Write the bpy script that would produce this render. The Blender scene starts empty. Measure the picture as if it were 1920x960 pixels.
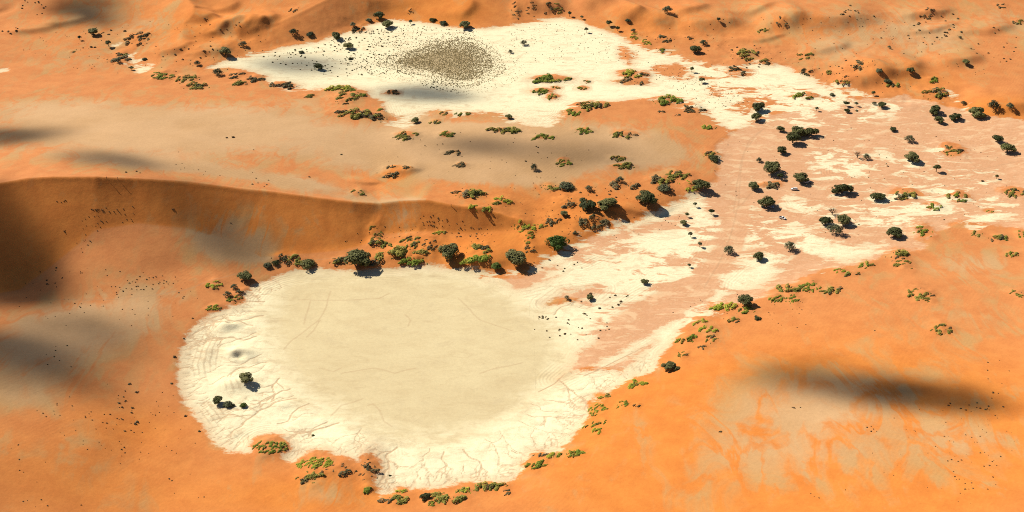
import bpy, bmesh, math, random
import numpy as np
from mathutils import Vector, Matrix
from mathutils.geometry import delaunay_2d_cdt

random.seed(7)
rng = np.random.default_rng(7)
sc = bpy.context.scene
COL = sc.collection

# ------------------------------------------------------------------ camera, sky, sun, exposure
CAM_H, PITCH, FPX = 415.0, math.radians(32.0), 2318.0
cam_d = bpy.data.cameras.new('camera')
cam = bpy.data.objects.new('camera', cam_d); COL.objects.link(cam)
cam.location = (0, 0, CAM_H)
cam.rotation_euler = (math.pi / 2 - PITCH, 0, 0)
cam_d.sensor_width = 36.0
cam_d.lens = 36.0 * FPX / 1920.0
cam_d.clip_start = 1.0
cam_d.clip_end = 40000.0
sc.camera = cam

SUN_EL = math.radians(40.0)
SHADOW_DIR = Vector((0.82, -0.57, 0)).normalized()
TO_SUN = Vector((-SHADOW_DIR.x * math.cos(SUN_EL), -SHADOW_DIR.y * math.cos(SUN_EL), math.sin(SUN_EL)))
world = bpy.data.worlds.new('World'); sc.world = world
world.use_nodes = True
wn = world.node_tree
bg = wn.nodes['Background']
sky = wn.nodes.new('ShaderNodeTexSky')
sky.sky_type = 'NISHITA'; sky.sun_disc = False
sky.sun_elevation = SUN_EL
sky.sun_rotation = math.atan2(TO_SUN.x, TO_SUN.y)
sky.altitude = 1000; sky.air_density = 0.8; sky.dust_density = 0.5
wn.links.new(sky.outputs[0], bg.inputs[0])
bg.inputs[1].default_value = 0.05
sun_d = bpy.data.lights.new('sun', 'SUN')
sun_d.energy = 5.0; sun_d.angle = math.radians(0.55); sun_d.color = (1.0, 0.93, 0.80)
sun = bpy.data.objects.new('sun', sun_d); COL.objects.link(sun)
sun.location = (-600, 900, 900)
sun.rotation_euler = (-TO_SUN).to_track_quat('-Z', 'Y').to_euler()
vs = sc.view_settings
vs.view_transform = 'Standard'; vs.look = 'None'; vs.exposure = 0.52; vs.gamma = 1.0
vs.use_curve_mapping = False
sc.cycles.max_bounces = 4
sc.cycles.diffuse_bounces = 1
sc.cycles.transparent_max_bounces = 16
sc.cycles.volume_bounces = 0
sc.cycles.use_denoising = False
sc.cycles.filter_width = 1.0

# ------------------------------------------------------------------ small helpers
FWD = np.array([0, math.cos(PITCH), -math.sin(PITCH)])
UPV = np.array([0, math.sin(PITCH), math.cos(PITCH)])
CAMP = np.array([0, 0, CAM_H])

def ray(u, v):
    return FWD + np.array([1.0, 0, 0]) * ((u - 960) / FPX) + UPV * (-(v - 480) / FPX)

def at_z(u, v, z):
    d = ray(u, v)
    t = (z - CAM_H) / d[2]
    return CAMP + d * t

def scale_at(P):
    """metres per photograph pixel at a world point"""
    return float(np.dot(np.array(P) - CAMP, FWD)) / FPX

class Noise:
    def __init__(s, seed):
        s.t = np.random.default_rng(seed).random((256, 256))
    def base(s, x, y):
        xi = np.floor(x).astype(np.int64); yi = np.floor(y).astype(np.int64)
        fx = x - xi; fy = y - yi
        fx = fx * fx * (3 - 2 * fx); fy = fy * fy * (3 - 2 * fy)
        a, b, c, d = xi & 255, (xi + 1) & 255, yi & 255, (yi + 1) & 255
        t = s.t
        return (t[c, a] * (1 - fx) + t[c, b] * fx) * (1 - fy) + (t[d, a] * (1 - fx) + t[d, b] * fx) * fy
    def fbm(s, x, y, scale, octv=4, gain=0.5):
        v = 0; amp = 1; tot = 0; f = 1.0 / scale
        for o in range(octv):
            v = v + amp * s.base(x * f + 17.3 * o, y * f - 9.1 * o); tot += amp
            amp *= gain; f *= 2.03
        return v / tot

N1, N2, N3, N4 = Noise(1), Noise(2), Noise(3), Noise(4)

def smooth(e0, e1, x):
    t = np.clip((x - e0) / (e1 - e0), 0, 1)
    return t * t * (3 - 2 * t)

# ------------------------------------------------------------------ the shape of the land
# control lines and points: (photo x, photo y, height in metres); a point is put where that sight line meets that height
CREST = [(-350, 640, 28), (-280, 520, 32), (-180, 430, 38), (-80, 375, 43), (0, 347, 46), (50, 338, 47.5), (100, 335, 47), (180, 335, 44.5),
         (250, 338, 40), (350, 344, 35), (450, 357, 29.5), (520, 364, 26), (600, 375, 22), (660, 382, 18.5), (710, 385, 16), (750, 380, 16.5),
         (800, 378, 17.6), (850, 388, 15.4), (900, 395, 13.2), (940, 405, 10), (970, 417, 7)]
SLIPFOOT = [(-40, 560, 12), (40, 545, 9), (60, 530, 9.5), (120, 480, 18), (180, 432, 25), (260, 420, 23.3), (350, 430, 17.2), (430, 455, 10.2), (475, 480, 5)]
FOOT = [(490, 487, 3.4), (560, 480, 3),
        (640, 472, 3), (690, 460, 3.2), (705, 438, 5.5), (730, 440, 5), (800, 436, 5), (880, 438, 4.5), (960, 432, 4.5), (1000, 428, 4.5)]
RIDGE_A = [(360, -40, 22), (353, 0, 18.5), (364, 12, 18), (362, 30, 15), (345, 45, 11.5), (300, 68, 5)]
RIDGE_B = [(700, -45, 23), (612, 0, 19), (560, 26, 15), (530, 40, 12.5), (480, 60, 8), (440, 68, 5.5)]
TOPBASE = [(480, 97, 2.2), (540, 83, 2), (600, 73, 2), (650, 57, 2), (690, 42, 2), (730, 32, 1.9), (790, 38, 1.9), (850, 48, 1.8), (910, 51, 1.8),
           (960, 44, 1.8), (1010, 35, 1.9), (1060, 30, 2), (1120, 46, 2), (1170, 63, 2), (1210, 88, 2)]
CORNER = [(-30, 40, 8), (0, 26, 8.5), (18, 20, 9), (23, 13, 9.5), (12, 2, 12), (0, -20, 16)]
PANTOP = [(480, 530, 1), (520, 515, .6), (600, 502, .6), (740, 502, .6), (820, 498, .6), (920, 511, .6), (990, 505, .6), (1040, 473, .8),
          (1100, 444, .9), (1150, 423, 1), (1230, 398, 1.1), (1290, 368, 1.2)]
BANK = [(600, 490, 2.6), (740, 482, 3.2), (820, 478, 3.2), (920, 482, 3.4), (985, 474, 3.4), (1060, 446, 4.2), (1100, 418, 4.8), (1150, 402, 5.2),
        (1200, 388, 5), (1250, 362, 4.8), (1310, 352, 3.6)]
LINES = [CREST, SLIPFOOT, FOOT, RIDGE_A, RIDGE_B, TOPBASE, CORNER, PANTOP, BANK]
POINTS = [
 # left of the lower pan
 (150, 530, 12.5), (250, 515, 11), (330, 508, 8), (400, 500, 5.5), (300, 470, 14.8), (220, 470, 18), (400, 475, 8.5), (0, 570, 13), (80, 563, 11), (160, 562, 9), (300, 555, 5.5), (400, 545, 4), (0, 640, 20), (0, 720, 24), (0, 850, 25), (0, 960, 23),
 (150, 640, 13), (150, 720, 14.5), (150, 850, 14.5), (150, 960, 13.5), (250, 650, 6.5), (250, 750, 7), (250, 850, 6), (300, 950, 5.5),
 (332, 690, 2.2), (345, 640, 2), (370, 605, 1.8), (345, 760, 2.5), (390, 825, 3), (470, 850, 3), (450, 560, 1.3), (400, 585, 1.7),
 # near edge and the big dune flank to the right
 (480, 900, 5), (600, 940, 6), (700, 948, 3.8), (450, 960, 6), (650, 862, 4.6), (570, 872, 3), (712, 933, 2.5), (830, 915, 2.5), (950, 908, 2.5),
 (985, 875, 2.5), (1050, 847, 2.8), (1100, 792, 2.8), (1150, 732, 2.8), (1235, 695, 2.6), (1240, 660, 2.4), (1300, 592, 2), (1345, 573, 1.8),
 (800, 960, 5.5), (950, 960, 7), (1050, 900, 7.5), (1100, 960, 11), (1130, 840, 8), (1180, 780, 8), (1250, 720, 7), (1300, 660, 6), (1400, 600, 5),
 (1250, 900, 15), (1300, 800, 14), (1400, 700, 12), (1500, 640, 10), (1500, 800, 20), (1500, 930, 25), (1700, 700, 21), (1700, 800, 26),
 (1700, 940, 32), (1900, 620, 18), (1900, 720, 27), (1900, 830, 33), (1920, 960, 40), (1650, 600, 12), (1800, 560, 12), (2100, 700, 34), (2200, 960, 50),
 (1900, 1100, 45), (1300, 1100, 22), (700, 1100, 9), (200, 1100, 12), (-200, 1000, 36), (-200, 800, 38), (-200, 700, 34), (2300, 560, 30), (2300, 450, 24),
 # riverbed
 (1350, 480, 1), (1400, 380, 1.2), (1380, 280, 1.4), (1440, 230, 1.6), (1500, 300, 1.8), (1500, 400, 1.6), (1450, 520, 1.8), (1600, 300, 2), (1600, 420, 2),
 (1700, 300, 2.5), (1700, 430, 2.6), (1800, 250, 3.2), (1800, 380, 3.5), (1900, 300, 4), (1900, 420, 5), (1580, 480, 2.5), (1750, 490, 5), (1900, 500, 8),
 (1550, 520, 4), (1340, 300, 2.2), (1345, 260, 2),
 # lower pan floor
 (1250, 450, .5), (1150, 500, .4), (1100, 570, .5), (1200, 570, .7), (1050, 640, .2), (600, 600, 0), (800, 600, 0), (950, 700, 0), (700, 750, 0),
 (550, 560, 0), (800, 790, 0), (850, 520, 0), (930, 530, .1), (515, 600, 0), (540, 700, 0), (620, 765, 0), (740, 815, 0), (850, 822, 0), (960, 775, 0), (1040, 700, 0.1),
 (530, 530, .2), (640, 515, .1),
 # grey plain behind the crest
 (950, 378, 10), (880, 368, 12), (960, 355, 9), (900, 330, 9.5), (800, 340, 12), (700, 330, 13), (600, 320, 17), (500, 300, 20.5), (400, 290, 25), (250, 290, 33), (100, 290, 38), (0, 290, 37),
 (-200, 300, 34), (-250, 200, 22), (0, 240, 25), (100, 240, 25), (250, 240, 22), (400, 240, 17.5), (550, 240, 13), (700, 250, 9), (850, 250, 7), (1000, 270, 6.5),
 (1150, 270, 5.5), (1250, 250, 4), (1300, 220, 2.5), (0, 190, 14), (200, 190, 12.5), (400, 190, 9.5), (550, 200, 7), (650, 200, 4.5), (0, 150, 8), (150, 140, 6),
 (300, 150, 5), (450, 165, 4.5), (500, 165, 3.2), (0, 125, 6), (100, 110, 5), (220, 118, 2.2), (250, 125, 1.6), (1050, 330, 6.5), (1150, 350, 6), (1000, 390, 6.5),
 # upper pan
 (700, 130, 1), (850, 120, 1), (1000, 120, 1), (600, 140, 1), (900, 180, 1), (1100, 140, 1.2), (1250, 150, 1.5), (1400, 170, 1.6), (1300, 110, 1.9), (390, 129, 2),
 (540, 168, 1.6), (690, 175, 1.6), (760, 235, 2.6), (950, 225, 2.4), (1100, 195, 2.4),
 # far left and top
 (250, 40, 6.5), (200, 50, 5), (100, 40, 7), (180, 10, 10), (280, 20, 9.5), (250, 0, 11), (400, 20, 9), (420, 50, 7.5), (450, 20, 10), (500, 20, 13), (50, 70, 6), (240, 90, 3),
 (340, 90, 5), (300, 110, 3.5), (420, 95, 5), (690, 0, 14.5), (735, 0, 12.5), (760, -25, 16), (800, 0, 11), (900, 0, 11), (960, 5, 8), (850, -70, 28), (950, -60, 26), (100, -60, 22), (-300, 0, 26), (-300, 100, 18),
 (500, -60, 28), (1050, 0, 6), (1150, 0, 7), (1300, 0, 8), (1450, 0, 9), (1600, 0, 10), (1800, 0, 12), (2000, 0, 14), (1100, -70, 24), (1400, -70, 22), (1700, -70, 24), (2100, -60, 28),
 (1300, 50, 4.5), (1450, 70, 4.5), (1600, 70, 6), (1800, 60, 8.5), (1900, 60, 10), (1450, 110, 3), (1550, 110, 4.2), (1700, 100, 7), (1800, 130, 7.5), (1900, 130, 9), (1540, 160, 2.6),
 (1650, 170, 3.2), (1750, 190, 3.6), (1850, 215, 5), (1920, 220, 7), (2150, 200, 12), (2150, 330, 10),
]
FAR = [(x, y, z) for x, y, z in [(-820, 300, 30), (-820, 800, 34), (-820, 1500, 40), (0, 1550, 44), (820, 1500, 42), (820, 900, 30), (820, 300, 52), (0, 250, 26),
                                 (-400, 1350, 30), (400, 1350, 34)]]
tv, te = [], []
def addp(u, v, z):
    p = at_z(u, v, z); tv.append((p[0], p[1], z)); return len(tv) - 1
def dens(line):
    out = []
    for a, b in zip(line[:-1], line[1:]):
        for k in range(3):
            f = k / 3
            out.append(tuple(a[i] * (1 - f) + b[i] * f for i in range(3)))
    return out + [line[-1]]
for ln in LINES:
    ids = [addp(*p) for p in dens(ln)]
    te += [(a, b) for a, b in zip(ids[:-1], ids[1:])]
for p in POINTS: addp(*p)
for p in FAR: tv.append(p)
res = delaunay_2d_cdt([Vector(p[:2]) for p in tv], te, [], 0, 1e-4)
ov, of, oi = res[0], res[2], res[3]
tvn = np.array(tv)
vz = []
for k, p in enumerate(ov):
    if oi[k]: vz.append(tvn[oi[k][0], 2])
    else:
        d = np.hypot(tvn[:, 0] - p.x, tvn[:, 1] - p.y); j = np.argsort(d)[:2]
        vz.append(float(np.average(tvn[j, 2], weights=1 / (d[j] + .01))))
BS = 1.25
bx = np.arange(-820, 820, BS); by = np.arange(260, 1540, BS)
BZ = np.full((len(by), len(bx)), np.nan)
for f in of:
    P = [(ov[i].x, ov[i].y, vz[i]) for i in f]
    xs = [p[0] for p in P]; ys = [p[1] for p in P]
    i0, i1 = np.searchsorted(bx, min(xs)), np.searchsorted(bx, max(xs)) + 1
    j0, j1 = np.searchsorted(by, min(ys)), np.searchsorted(by, max(ys)) + 1
    if i1 <= i0 or j1 <= j0: continue
    X, Y = np.meshgrid(bx[i0:i1], by[j0:j1])
    (x0, y0, z0), (x1, y1, z1), (x2, y2, z2) = P
    den = (y1 - y2) * (x0 - x2) + (x2 - x1) * (y0 - y2)
    if abs(den) < 1e-9: continue
    a = ((y1 - y2) * (X - x2) + (x2 - x1) * (Y - y2)) / den
    b = ((y2 - y0) * (X - x2) + (x0 - x2) * (Y - y2)) / den
    c = 1 - a - b
    m = (a >= -1e-6) & (b >= -1e-6) & (c >= -1e-6)
    sub = BZ[j0:j1, i0:i1]
    sub[m] = (a * z0 + b * z1 + c * z2)[m]
BZ = np.where(np.isnan(BZ), 30.0, BZ)

def gauss(A, sig):
    if sig <= 0: return A
    r = int(3 * sig + 1); k = np.exp(-0.5 * (np.arange(-r, r + 1) / sig) ** 2); k /= k.sum()
    P = np.pad(A, ((r, r), (0, 0)), mode='edge')
    A = sum(k[i] * P[i:i + A.shape[0]] for i in range(2 * r + 1))
    P = np.pad(A, ((0, 0), (r, r)), mode='edge')
    return sum(k[i] * P[:, i:i + A.shape[1]] for i in range(2 * r + 1))

def line_dist_base(lines, cap):
    D = np.full(BZ.shape, cap, float)
    for ln in lines:
        pts = [at_z(*p)[:2] for p in ln]
        for a, b in zip(pts[:-1], pts[1:]):
            i0, i1 = np.searchsorted(bx, min(a[0], b[0]) - cap), np.searchsorted(bx, max(a[0], b[0]) + cap)
            j0, j1 = np.searchsorted(by, min(a[1], b[1]) - cap), np.searchsorted(by, max(a[1], b[1]) + cap)
            if i1 <= i0 or j1 <= j0: continue
            X, Y = np.meshgrid(bx[i0:i1], by[j0:j1])
            d = b - a; L = d @ d + 1e-9
            t = np.clip(((X - a[0]) * d[0] + (Y - a[1]) * d[1]) / L, 0, 1)
            D[j0:j1, i0:i1] = np.minimum(D[j0:j1, i0:i1], np.hypot(X - a[0] - t * d[0], Y - a[1] - t * d[1]))
    return D
Dc = line_dist_base([CREST, RIDGE_A, RIDGE_B, CORNER], 40.0)
S1, S2, S3 = BZ, gauss(BZ, 1.0), gauss(BZ, 4.0)
w1 = 1 - smooth(2.0, 7.0, Dc)
w2 = 1 - smooth(20.0, 40.0, Dc)
BZ = S3 * (1 - w2) + w2 * (S2 * (1 - w1) + S1 * w1)

BZ += 1.3 * np.exp(-line_dist_base([CREST], 30.0) / 4.5)      # the crest stands up as a thin lip
# the render grid: fine where the photograph looks, growing outwards to the horizon
def axis(segs, tail0, tail1):
    pts = []
    for a, b, s in segs: pts += list(np.arange(a, b - s * .5, s))
    pts.append(segs[-1][1])
    s = segs[0][2]; p = segs[0][0]; left = []
    while p > tail0: s *= 1.16; p -= s; left.append(p)
    s = segs[-1][2]; p = segs[-1][1]; right = []
    while p < tail1: s *= 1.16; p += s; right.append(p)
    return np.array(left[::-1] + pts + right)
gx = axis([(-600, -420, 1.8), (-420, -260, 1.15), (-260, 260, 0.8), (260, 420, 1.15), (420, 600, 1.8)], -14000, 14000)
gy = axis([(395, 620, 0.85), (620, 820, 1.05), (820, 1190, 1.55)], -9000, 22000)
NX, NY = len(gx), len(gy)
GX, GY = np.meshgrid(gx, gy)

def sample(A, ax, ay, X, Y):
    X = np.clip(X, ax[0], ax[-1] - 1e-6); Y = np.clip(Y, ay[0], ay[-1] - 1e-6)
    i = np.clip(np.searchsorted(ax, X, side='right') - 1, 0, len(ax) - 2)
    j = np.clip(np.searchsorted(ay, Y, side='right') - 1, 0, len(ay) - 2)
    fx = (X - ax[i]) / (ax[i + 1] - ax[i]); fy = (Y - ay[j]) / (ay[j + 1] - ay[j])
    return (A[j, i] * (1 - fx) + A[j, i + 1] * fx) * (1 - fy) + (A[j + 1, i] * (1 - fx) + A[j + 1, i + 1] * fx) * fy

H = sample(BZ, bx, by, GX, GY)
out = np.maximum(np.maximum(np.abs(GX) - 700, 0), np.maximum(np.maximum(330 - GY, GY - 1380), 0))
H += smooth(0, 600, out) * (N1.fbm(GX, GY, 520, 4) ** 2 * 90)
H += (N2.fbm(GX, GY, 90, 3) - .5) * 2.4 * smooth(2.5, 8, H) * (1 - np.clip(sample(w1, bx, by, GX, GY), 0, 1))   # gentle swells on the sand

def hz(x, y):
    return sample(H, gx, gy, np.asarray(x, float), np.asarray(y, float))

TT = np.linspace(420, 1700, 1600)
def ground(u, v):
    d = ray(u, v)
    P = CAMP[:, None] + d[:, None] * TT[None, :]
    below = P[2] < hz(P[0], P[1])
    k = int(np.argmax(below)) if below.any() else len(TT) - 1
    a, b = TT[max(k - 1, 0)], TT[k]
    for _ in range(12):
        m = .5 * (a + b); p = CAMP + d * m
        if p[2] < hz(p[0], p[1]): b = m
        else: a = m
    p = CAMP + d * b
    return np.array([p[0], p[1], float(hz(p[0], p[1]))])

def win(cx, cy, r):
    i0, i1 = np.searchsorted(gx, cx - r), np.searchsorted(gx, cx + r)
    j0, j1 = np.searchsorted(gy, cy - r), np.searchsorted(gy, cy + r)
    return slice(j0, j1), slice(i0, i1)

def bump(cx, cy, ra, rb, ang, h):
    s = win(cx, cy, 2.6 * max(ra, rb)); X, Y = GX[s] - cx, GY[s] - cy
    c, sn = math.cos(ang), math.sin(ang)
    a, b = X * c + Y * sn, -X * sn + Y * c
    H[s] += h * np.exp(-(a / ra) ** 2 - (b / rb) ** 2)

def barchan(u, v, B, h, deg, Ls=None):
    """a small dune: gentle back, steep slip face looking along deg"""
    p = ground(u, v); s = win(p[0], p[1], 4 * max(B, Ls or 6 * h)); X, Y = GX[s] - p[0], GY[s] - p[1]
    an = math.radians(deg); a, b = X * math.cos(an) + Y * math.sin(an), -X * math.sin(an) + Y * math.cos(an)
    a = a + 0.5 * (b / B) ** 2 * B * .5 + 1.5 * (N3.fbm(GX[s], GY[s], 18, 2) - .5) * 3
    Ls = Ls or 6 * h
    H[s] += h * np.where(a < 0, np.exp(-(a / Ls) ** 2), np.exp(-(np.maximum(a, 0) / (1.75 * h)) ** 2)) * np.exp(-(b / B) ** 4)

for args in [(1118, 8, 17, 7, -70), (1180, 34, 15, 6.5, -60), (1237, 42, 14, 6.5, -50), (1335, 50, 28, 6.5, -75), (1470, 48, 20, 5.5, -80), (1550, 44, 44, 7, -88), (1010, 12, 22, 5, -100), (880, 20, 16, 4, -20), (1300, 20, 20, 4, -60), (1420, 20, 20, 3.5, -70), (60, 60, 20, 3, -70), (130, 45, 18, 3, -60), (500, 40, 12, 4, -50), (395, 35, 12, 3, -40), (425, 20, 14, 3.5, -50), (1740, 30, 24, 4, -80), (1850, 60, 26, 3.5, -80), (1560, 95, 20, 3, -60),
             (1630, 152, 22, 5.5, -70), (1690, 138, 26, 6, -60), (1800, 118, 22, 4.5, -75), (1885, 205, 24, 5.5, -100), (330, 95, 16, 3.2, -60), (395, 100, 20, 3.2, -70),
             (455, 56, 15, 4.2, -40), (480, 50, 14, 4, -30), (430, 45, 13, 3.6, -60), (405, 62, 14, 3, -50), (755, 325, 13, 2.2, -80), (683, 345, 10, 1.3, -80),
             (905, 497, 15, 2.4, -95), (1190, 398, 26, 1.4, -85), (1440, 75, 18, 2, -70), (1750, 60, 22, 2, -75)]:
    barchan(*args)

# ------------------------------------------------------------------ what the ground is made of: fields stored on the vertices
def poly_sdf(A, pts, cap=30.0, mode='max', W=None):
    """signed distance in metres to a closed outline on the ground (inside positive) merged into field A"""
    P = np.array(pts, float)
    s0 = np.searchsorted(gx, P[:, 0].min() - cap), np.searchsorted(gx, P[:, 0].max() + cap)
    s1 = np.searchsorted(gy, P[:, 1].min() - cap), np.searchsorted(gy, P[:, 1].max() + cap)
    s = (slice(*s1), slice(*s0)); X, Y = GX[s], GY[s]
    D = np.full(X.shape, 1e9); ins = np.zeros(X.shape, bool)
    Q = np.roll(P, -1, 0)
    for a, b in zip(P, Q):
        d = b - a; L = d @ d + 1e-9
        t = np.clip(((X - a[0]) * d[0] + (Y - a[1]) * d[1]) / L, 0, 1)
        D = np.minimum(D, (X - a[0] - t * d[0]) ** 2 + (Y - a[1] - t * d[1]) ** 2)
        cr = (a[1] > Y) != (b[1] > Y)
        xi = a[0] + (Y - a[1]) / (b[1] - a[1] + 1e-12) * d[0]
        ins ^= cr & (X < xi)
    D = np.clip(np.where(ins, 1, -1) * np.sqrt(D), -cap, cap)
    if mode == 'max': A[s] = np.maximum(A[s], D)
    elif mode == 'sub': A[s] = np.minimum(A[s], -D)
    return s, D

def gpoly(pts):
    return [tuple(ground(u, v)[:2]) for u, v in pts]

PAN = [(520, 516), (560, 507), (600, 504), (680, 507), (740, 504), (790, 497), (820, 500), (870, 506), (920, 513), (985, 511), (1005, 500), (1040, 476), (1100, 446), (1150, 424),
       (1210, 401), (1250, 381), (1300, 366), (1325, 372), (1345, 420), (1350, 480), (1360, 540), (1345, 573), (1300, 591), (1270, 630), (1238, 662), (1232, 693), (1190, 706),
       (1150, 731), (1122, 755), (1100, 790), (1080, 812), (1050, 845), (1000, 856), (985, 870), (968, 900), (950, 906), (880, 905), (830, 912), (780, 918), (740, 925), (712, 936),
       (705, 908), (684, 872), (650, 857), (612, 857), (572, 872), (540, 868), (520, 852), (470, 850), (430, 848), (392, 826), (372, 792), (347, 760), (336, 720), (333, 685), (346, 640),
       (366, 606), (392, 590), (424, 580), (452, 560), (480, 532)]
UPAN = [(385, 129), (420, 114), (480, 101), (530, 89), (590, 79), (640, 64), (690, 46), (730, 36), (790, 41), (850, 51), (910, 53), (960, 46), (1000, 39), (1050, 33), (1090, 39),
        (1115, 50), (1165, 67), (1200, 90), (1250, 97), (1300, 118), (1360, 130), (1420, 118), (1470, 122), (1520, 148), (1560, 168), (1600, 185), (1560, 205), (1500, 205), (1450, 215),
        (1400, 240), (1370, 243), (1340, 226), (1305, 192), (1262, 182), (1210, 186), (1150, 191), (1110, 191), (1062, 211), (1030, 236), (1000, 233), (960, 231), (940, 216), (870, 211), (820, 206),
        (792, 216), (765, 242), (735, 236), (728, 215), (718, 192), (690, 181), (690, 171), (640, 164), (600, 169), (540, 169), (510, 160), (480, 136), (430, 127)]
FLOOR = [(520, 545), (508, 600), (515, 650), (542, 700), (580, 735), (620, 765), (680, 795), (740, 815), (800, 825), (850, 822), (910, 800), (960, 775), (1010, 735), (1045, 700), (1062, 660),
         (1035, 620), (1000, 590), (960, 560), (905, 530), (860, 515), (760, 509), (640, 510), (560, 516), (530, 528)]
RIVER = [(1300, 366), (1345, 335), (1345, 270), (1380, 245), (1440, 215), (1500, 200), (1600, 183), (1640, 185), (1700, 180), (1760, 195), (1830, 215), (1960, 232), (2000, 300), (2000, 430),
         (1880, 425), (1800, 412), (1740, 445), (1735, 465), (1660, 480), (1600, 497), (1540, 505), (1470, 545), (1400, 566), (1345, 574), (1290, 600), (1235, 665), (1160, 700), (1100, 690), (1040, 700), (1020, 640),
         (1080, 560), (960, 560), (930, 520), (990, 512), (1100, 450), (1230, 400)]
CLAY = np.full(GX.shape, -30.0)
SILT = np.full(GX.shape, -30.0)
INNER = np.full(GX.shape, -80.0)
MOTT = np.zeros(GX.shape)      # how ragged the clay is
BEIGE = np.zeros(GX.shape)
PAN_W, UPAN_W, FLOOR_W, RIVER_W = gpoly(PAN), gpoly(UPAN), gpoly(FLOOR), gpoly(RIVER)
sP, dP = poly_sdf(CLAY, PAN_W); PANF = np.full(GX.shape, -30.0); PANF[sP] = dP
sU, dU = poly_sdf(CLAY, UPAN_W); UPANF = np.full(GX.shape, -30.0); UPANF[sU] = dU
poly_sdf(INNER, FLOOR_W, 80.0)
poly_sdf(SILT, RIVER_W)
RIVF = SILT.copy()
for pts in [[(1345, 555), (1352, 525), (1380, 500), (1420, 478), (1440, 468), (1472, 475), (1476, 500), (1450, 525), (1400, 545)],
            [(1415, 418), (1432, 409), (1470, 415), (1510, 430), (1560, 455), (1620, 458), (1662, 462), (1650, 476), (1590, 492), (1540, 490), (1500, 470), (1440, 440)],
            [(1372, 272), (1388, 265), (1380, 290), (1360, 312), (1349, 300)],
            [(1530, 287), (1590, 281), (1622, 302), (1620, 326), (1560, 337), (1532, 330)],
            [(1455, 367), (1490, 368), (1515, 385), (1500, 396), (1470, 388)],
            [(1690, 392), (1740, 382), (1790, 393), (1770, 402), (1710, 402)], [(1660, 412), (1700, 405), (1735, 410), (1700, 416)],
            [(1828, 402), (1876, 389), (1900, 403), (1860, 416), (1830, 424)], [(1555, 214), (1600, 196), (1640, 193), (1620, 205), (1580, 217)],
            [(236, 104), (250, 100), (262, 118), (282, 128), (262, 138), (246, 132)], [(-20, 131), (14, 128), (16, 134), (-20, 137)],
            [(206, 84), (226, 82), (222, 88), (208, 89)], [(1800, 330), (1850, 340), (1880, 352), (1850, 350)], [(1780, 170), (1812, 200), (1806, 204), (1775, 176)],
            [(1700, 295), (1720, 300), (1712, 318), (1690, 312)], [(1745, 275), (1765, 278), (1760, 288), (1745, 286)],
            [(1560, 160), (1600, 166), (1630, 180), (1600, 182)]]:
    poly_sdf(CLAY, gpoly(pts), 12)
# silty channels cut through the clay
CHANNEL = [(1350, 262), (1346, 330), (1362, 372), (1352, 420), (1322, 480), (1300, 512), (1250, 532), (1200, 560), (1150, 592), (1110, 640), (1070, 690), (1045, 712), (1090, 690), (1140, 665), (1190, 640),
              (1230, 615), (1285, 588), (1342, 556), (1352, 520), (1392, 470), (1402, 400), (1398, 340), (1425, 280), (1450, 232), (1400, 250)]
for pts in [CHANNEL,
            [(930, 528), (985, 512), (1060, 490), (1010, 530), (970, 540)], [(1060, 470), (1150, 436), (1240, 415), (1290, 396), (1300, 430), (1225, 432), (1150, 455), (1080, 490)],
            [(1060, 548), (1120, 540), (1090, 566), (1030, 570)], [(1225, 132), (1262, 120), (1330, 145), (1290, 150), (1235, 140)], [(1165, 88), (1190, 95), (1180, 120), (1168, 110)],
            [(1330, 165), (1345, 172), (1340, 178)], [(1150, 690), (1195, 660), (1230, 640), (1190, 672), (1162, 698)]]:
    poly_sdf(CLAY, gpoly(pts), 12, 'sub')

def blob(A, u, v, rx, ry, val, op='add', ang=0.0):
    p = ground(u, v); sc_ = scale_at(p)
    d = p - CAMP; dep = math.atan2(-d[2], d[1])
    ax_, ay_ = rx * sc_, ry * sc_ / math.sin(dep)
    s = win(p[0], p[1], 3 * max(ax_, ay_)); X, Y = GX[s] - p[0], GY[s] - p[1]
    c, sn = math.cos(ang), math.sin(ang); X, Y = X * c + Y * sn, -X * sn + Y * c
    A[s] += val * np.exp(-(X / ax_) ** 2 - (Y / ay_) ** 2)

# ragged zones
for b in [(1560, 300, 90, 50, .9), (1700, 300, 110, 60, .6), (1850, 370, 120, 60, .4), (1580, 215, 90, 24, .8), (1390, 320, 30, 70, .6), (1330, 440, 60, 60, .6), (1450, 440, 120, 50, .9), (1600, 400, 120, 50, .7), (1750, 390, 150, 40, .7), (1250, 520, 110, 60, .9), (1150, 480, 110, 50, .7),
          (1120, 600, 60, 50, .7), (1400, 180, 120, 45, .8), (1480, 200, 90, 40, .8), (1280, 130, 70, 30, .6), (1640, 200, 90, 25, .7), (1000, 50, 40, 20, .3), (1715, 152, 30, 14, .5), (1850, 330, 80, 40, .4),
          (1540, 510, 60, 20, .6), (1350, 590, 60, 20, .4), (1400, 80, 60, 20, .5), (1780, 190, 50, 25, .5), (840, 235, 100, 20, .3), (560, 172, 70, 12, .45), (650, 205, 60, 25, .5), (755, 228, 50, 20, .6), (900, 216, 90, 14, .5), (1000, 228, 60, 16, .6), (1090, 205, 50, 14, .5), (1290, 195, 60, 16, .5), (470, 105, 80, 10, .3), (1210, 92, 60, 16, .4), (950, 520, 60, 16, .4), (260, 120, 40, 20, .5), (1130, 700, 40, 20, .3), (1050, 470, 60, 20, .4)]:
    blob(MOTT, *b)
chan = np.full(GX.shape, -30.0); poly_sdf(chan, gpoly(CHANNEL), 12)
MOTT = np.clip(MOTT, 0, 1) * (1 - .85 * smooth(-2, 3, chan))
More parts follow.
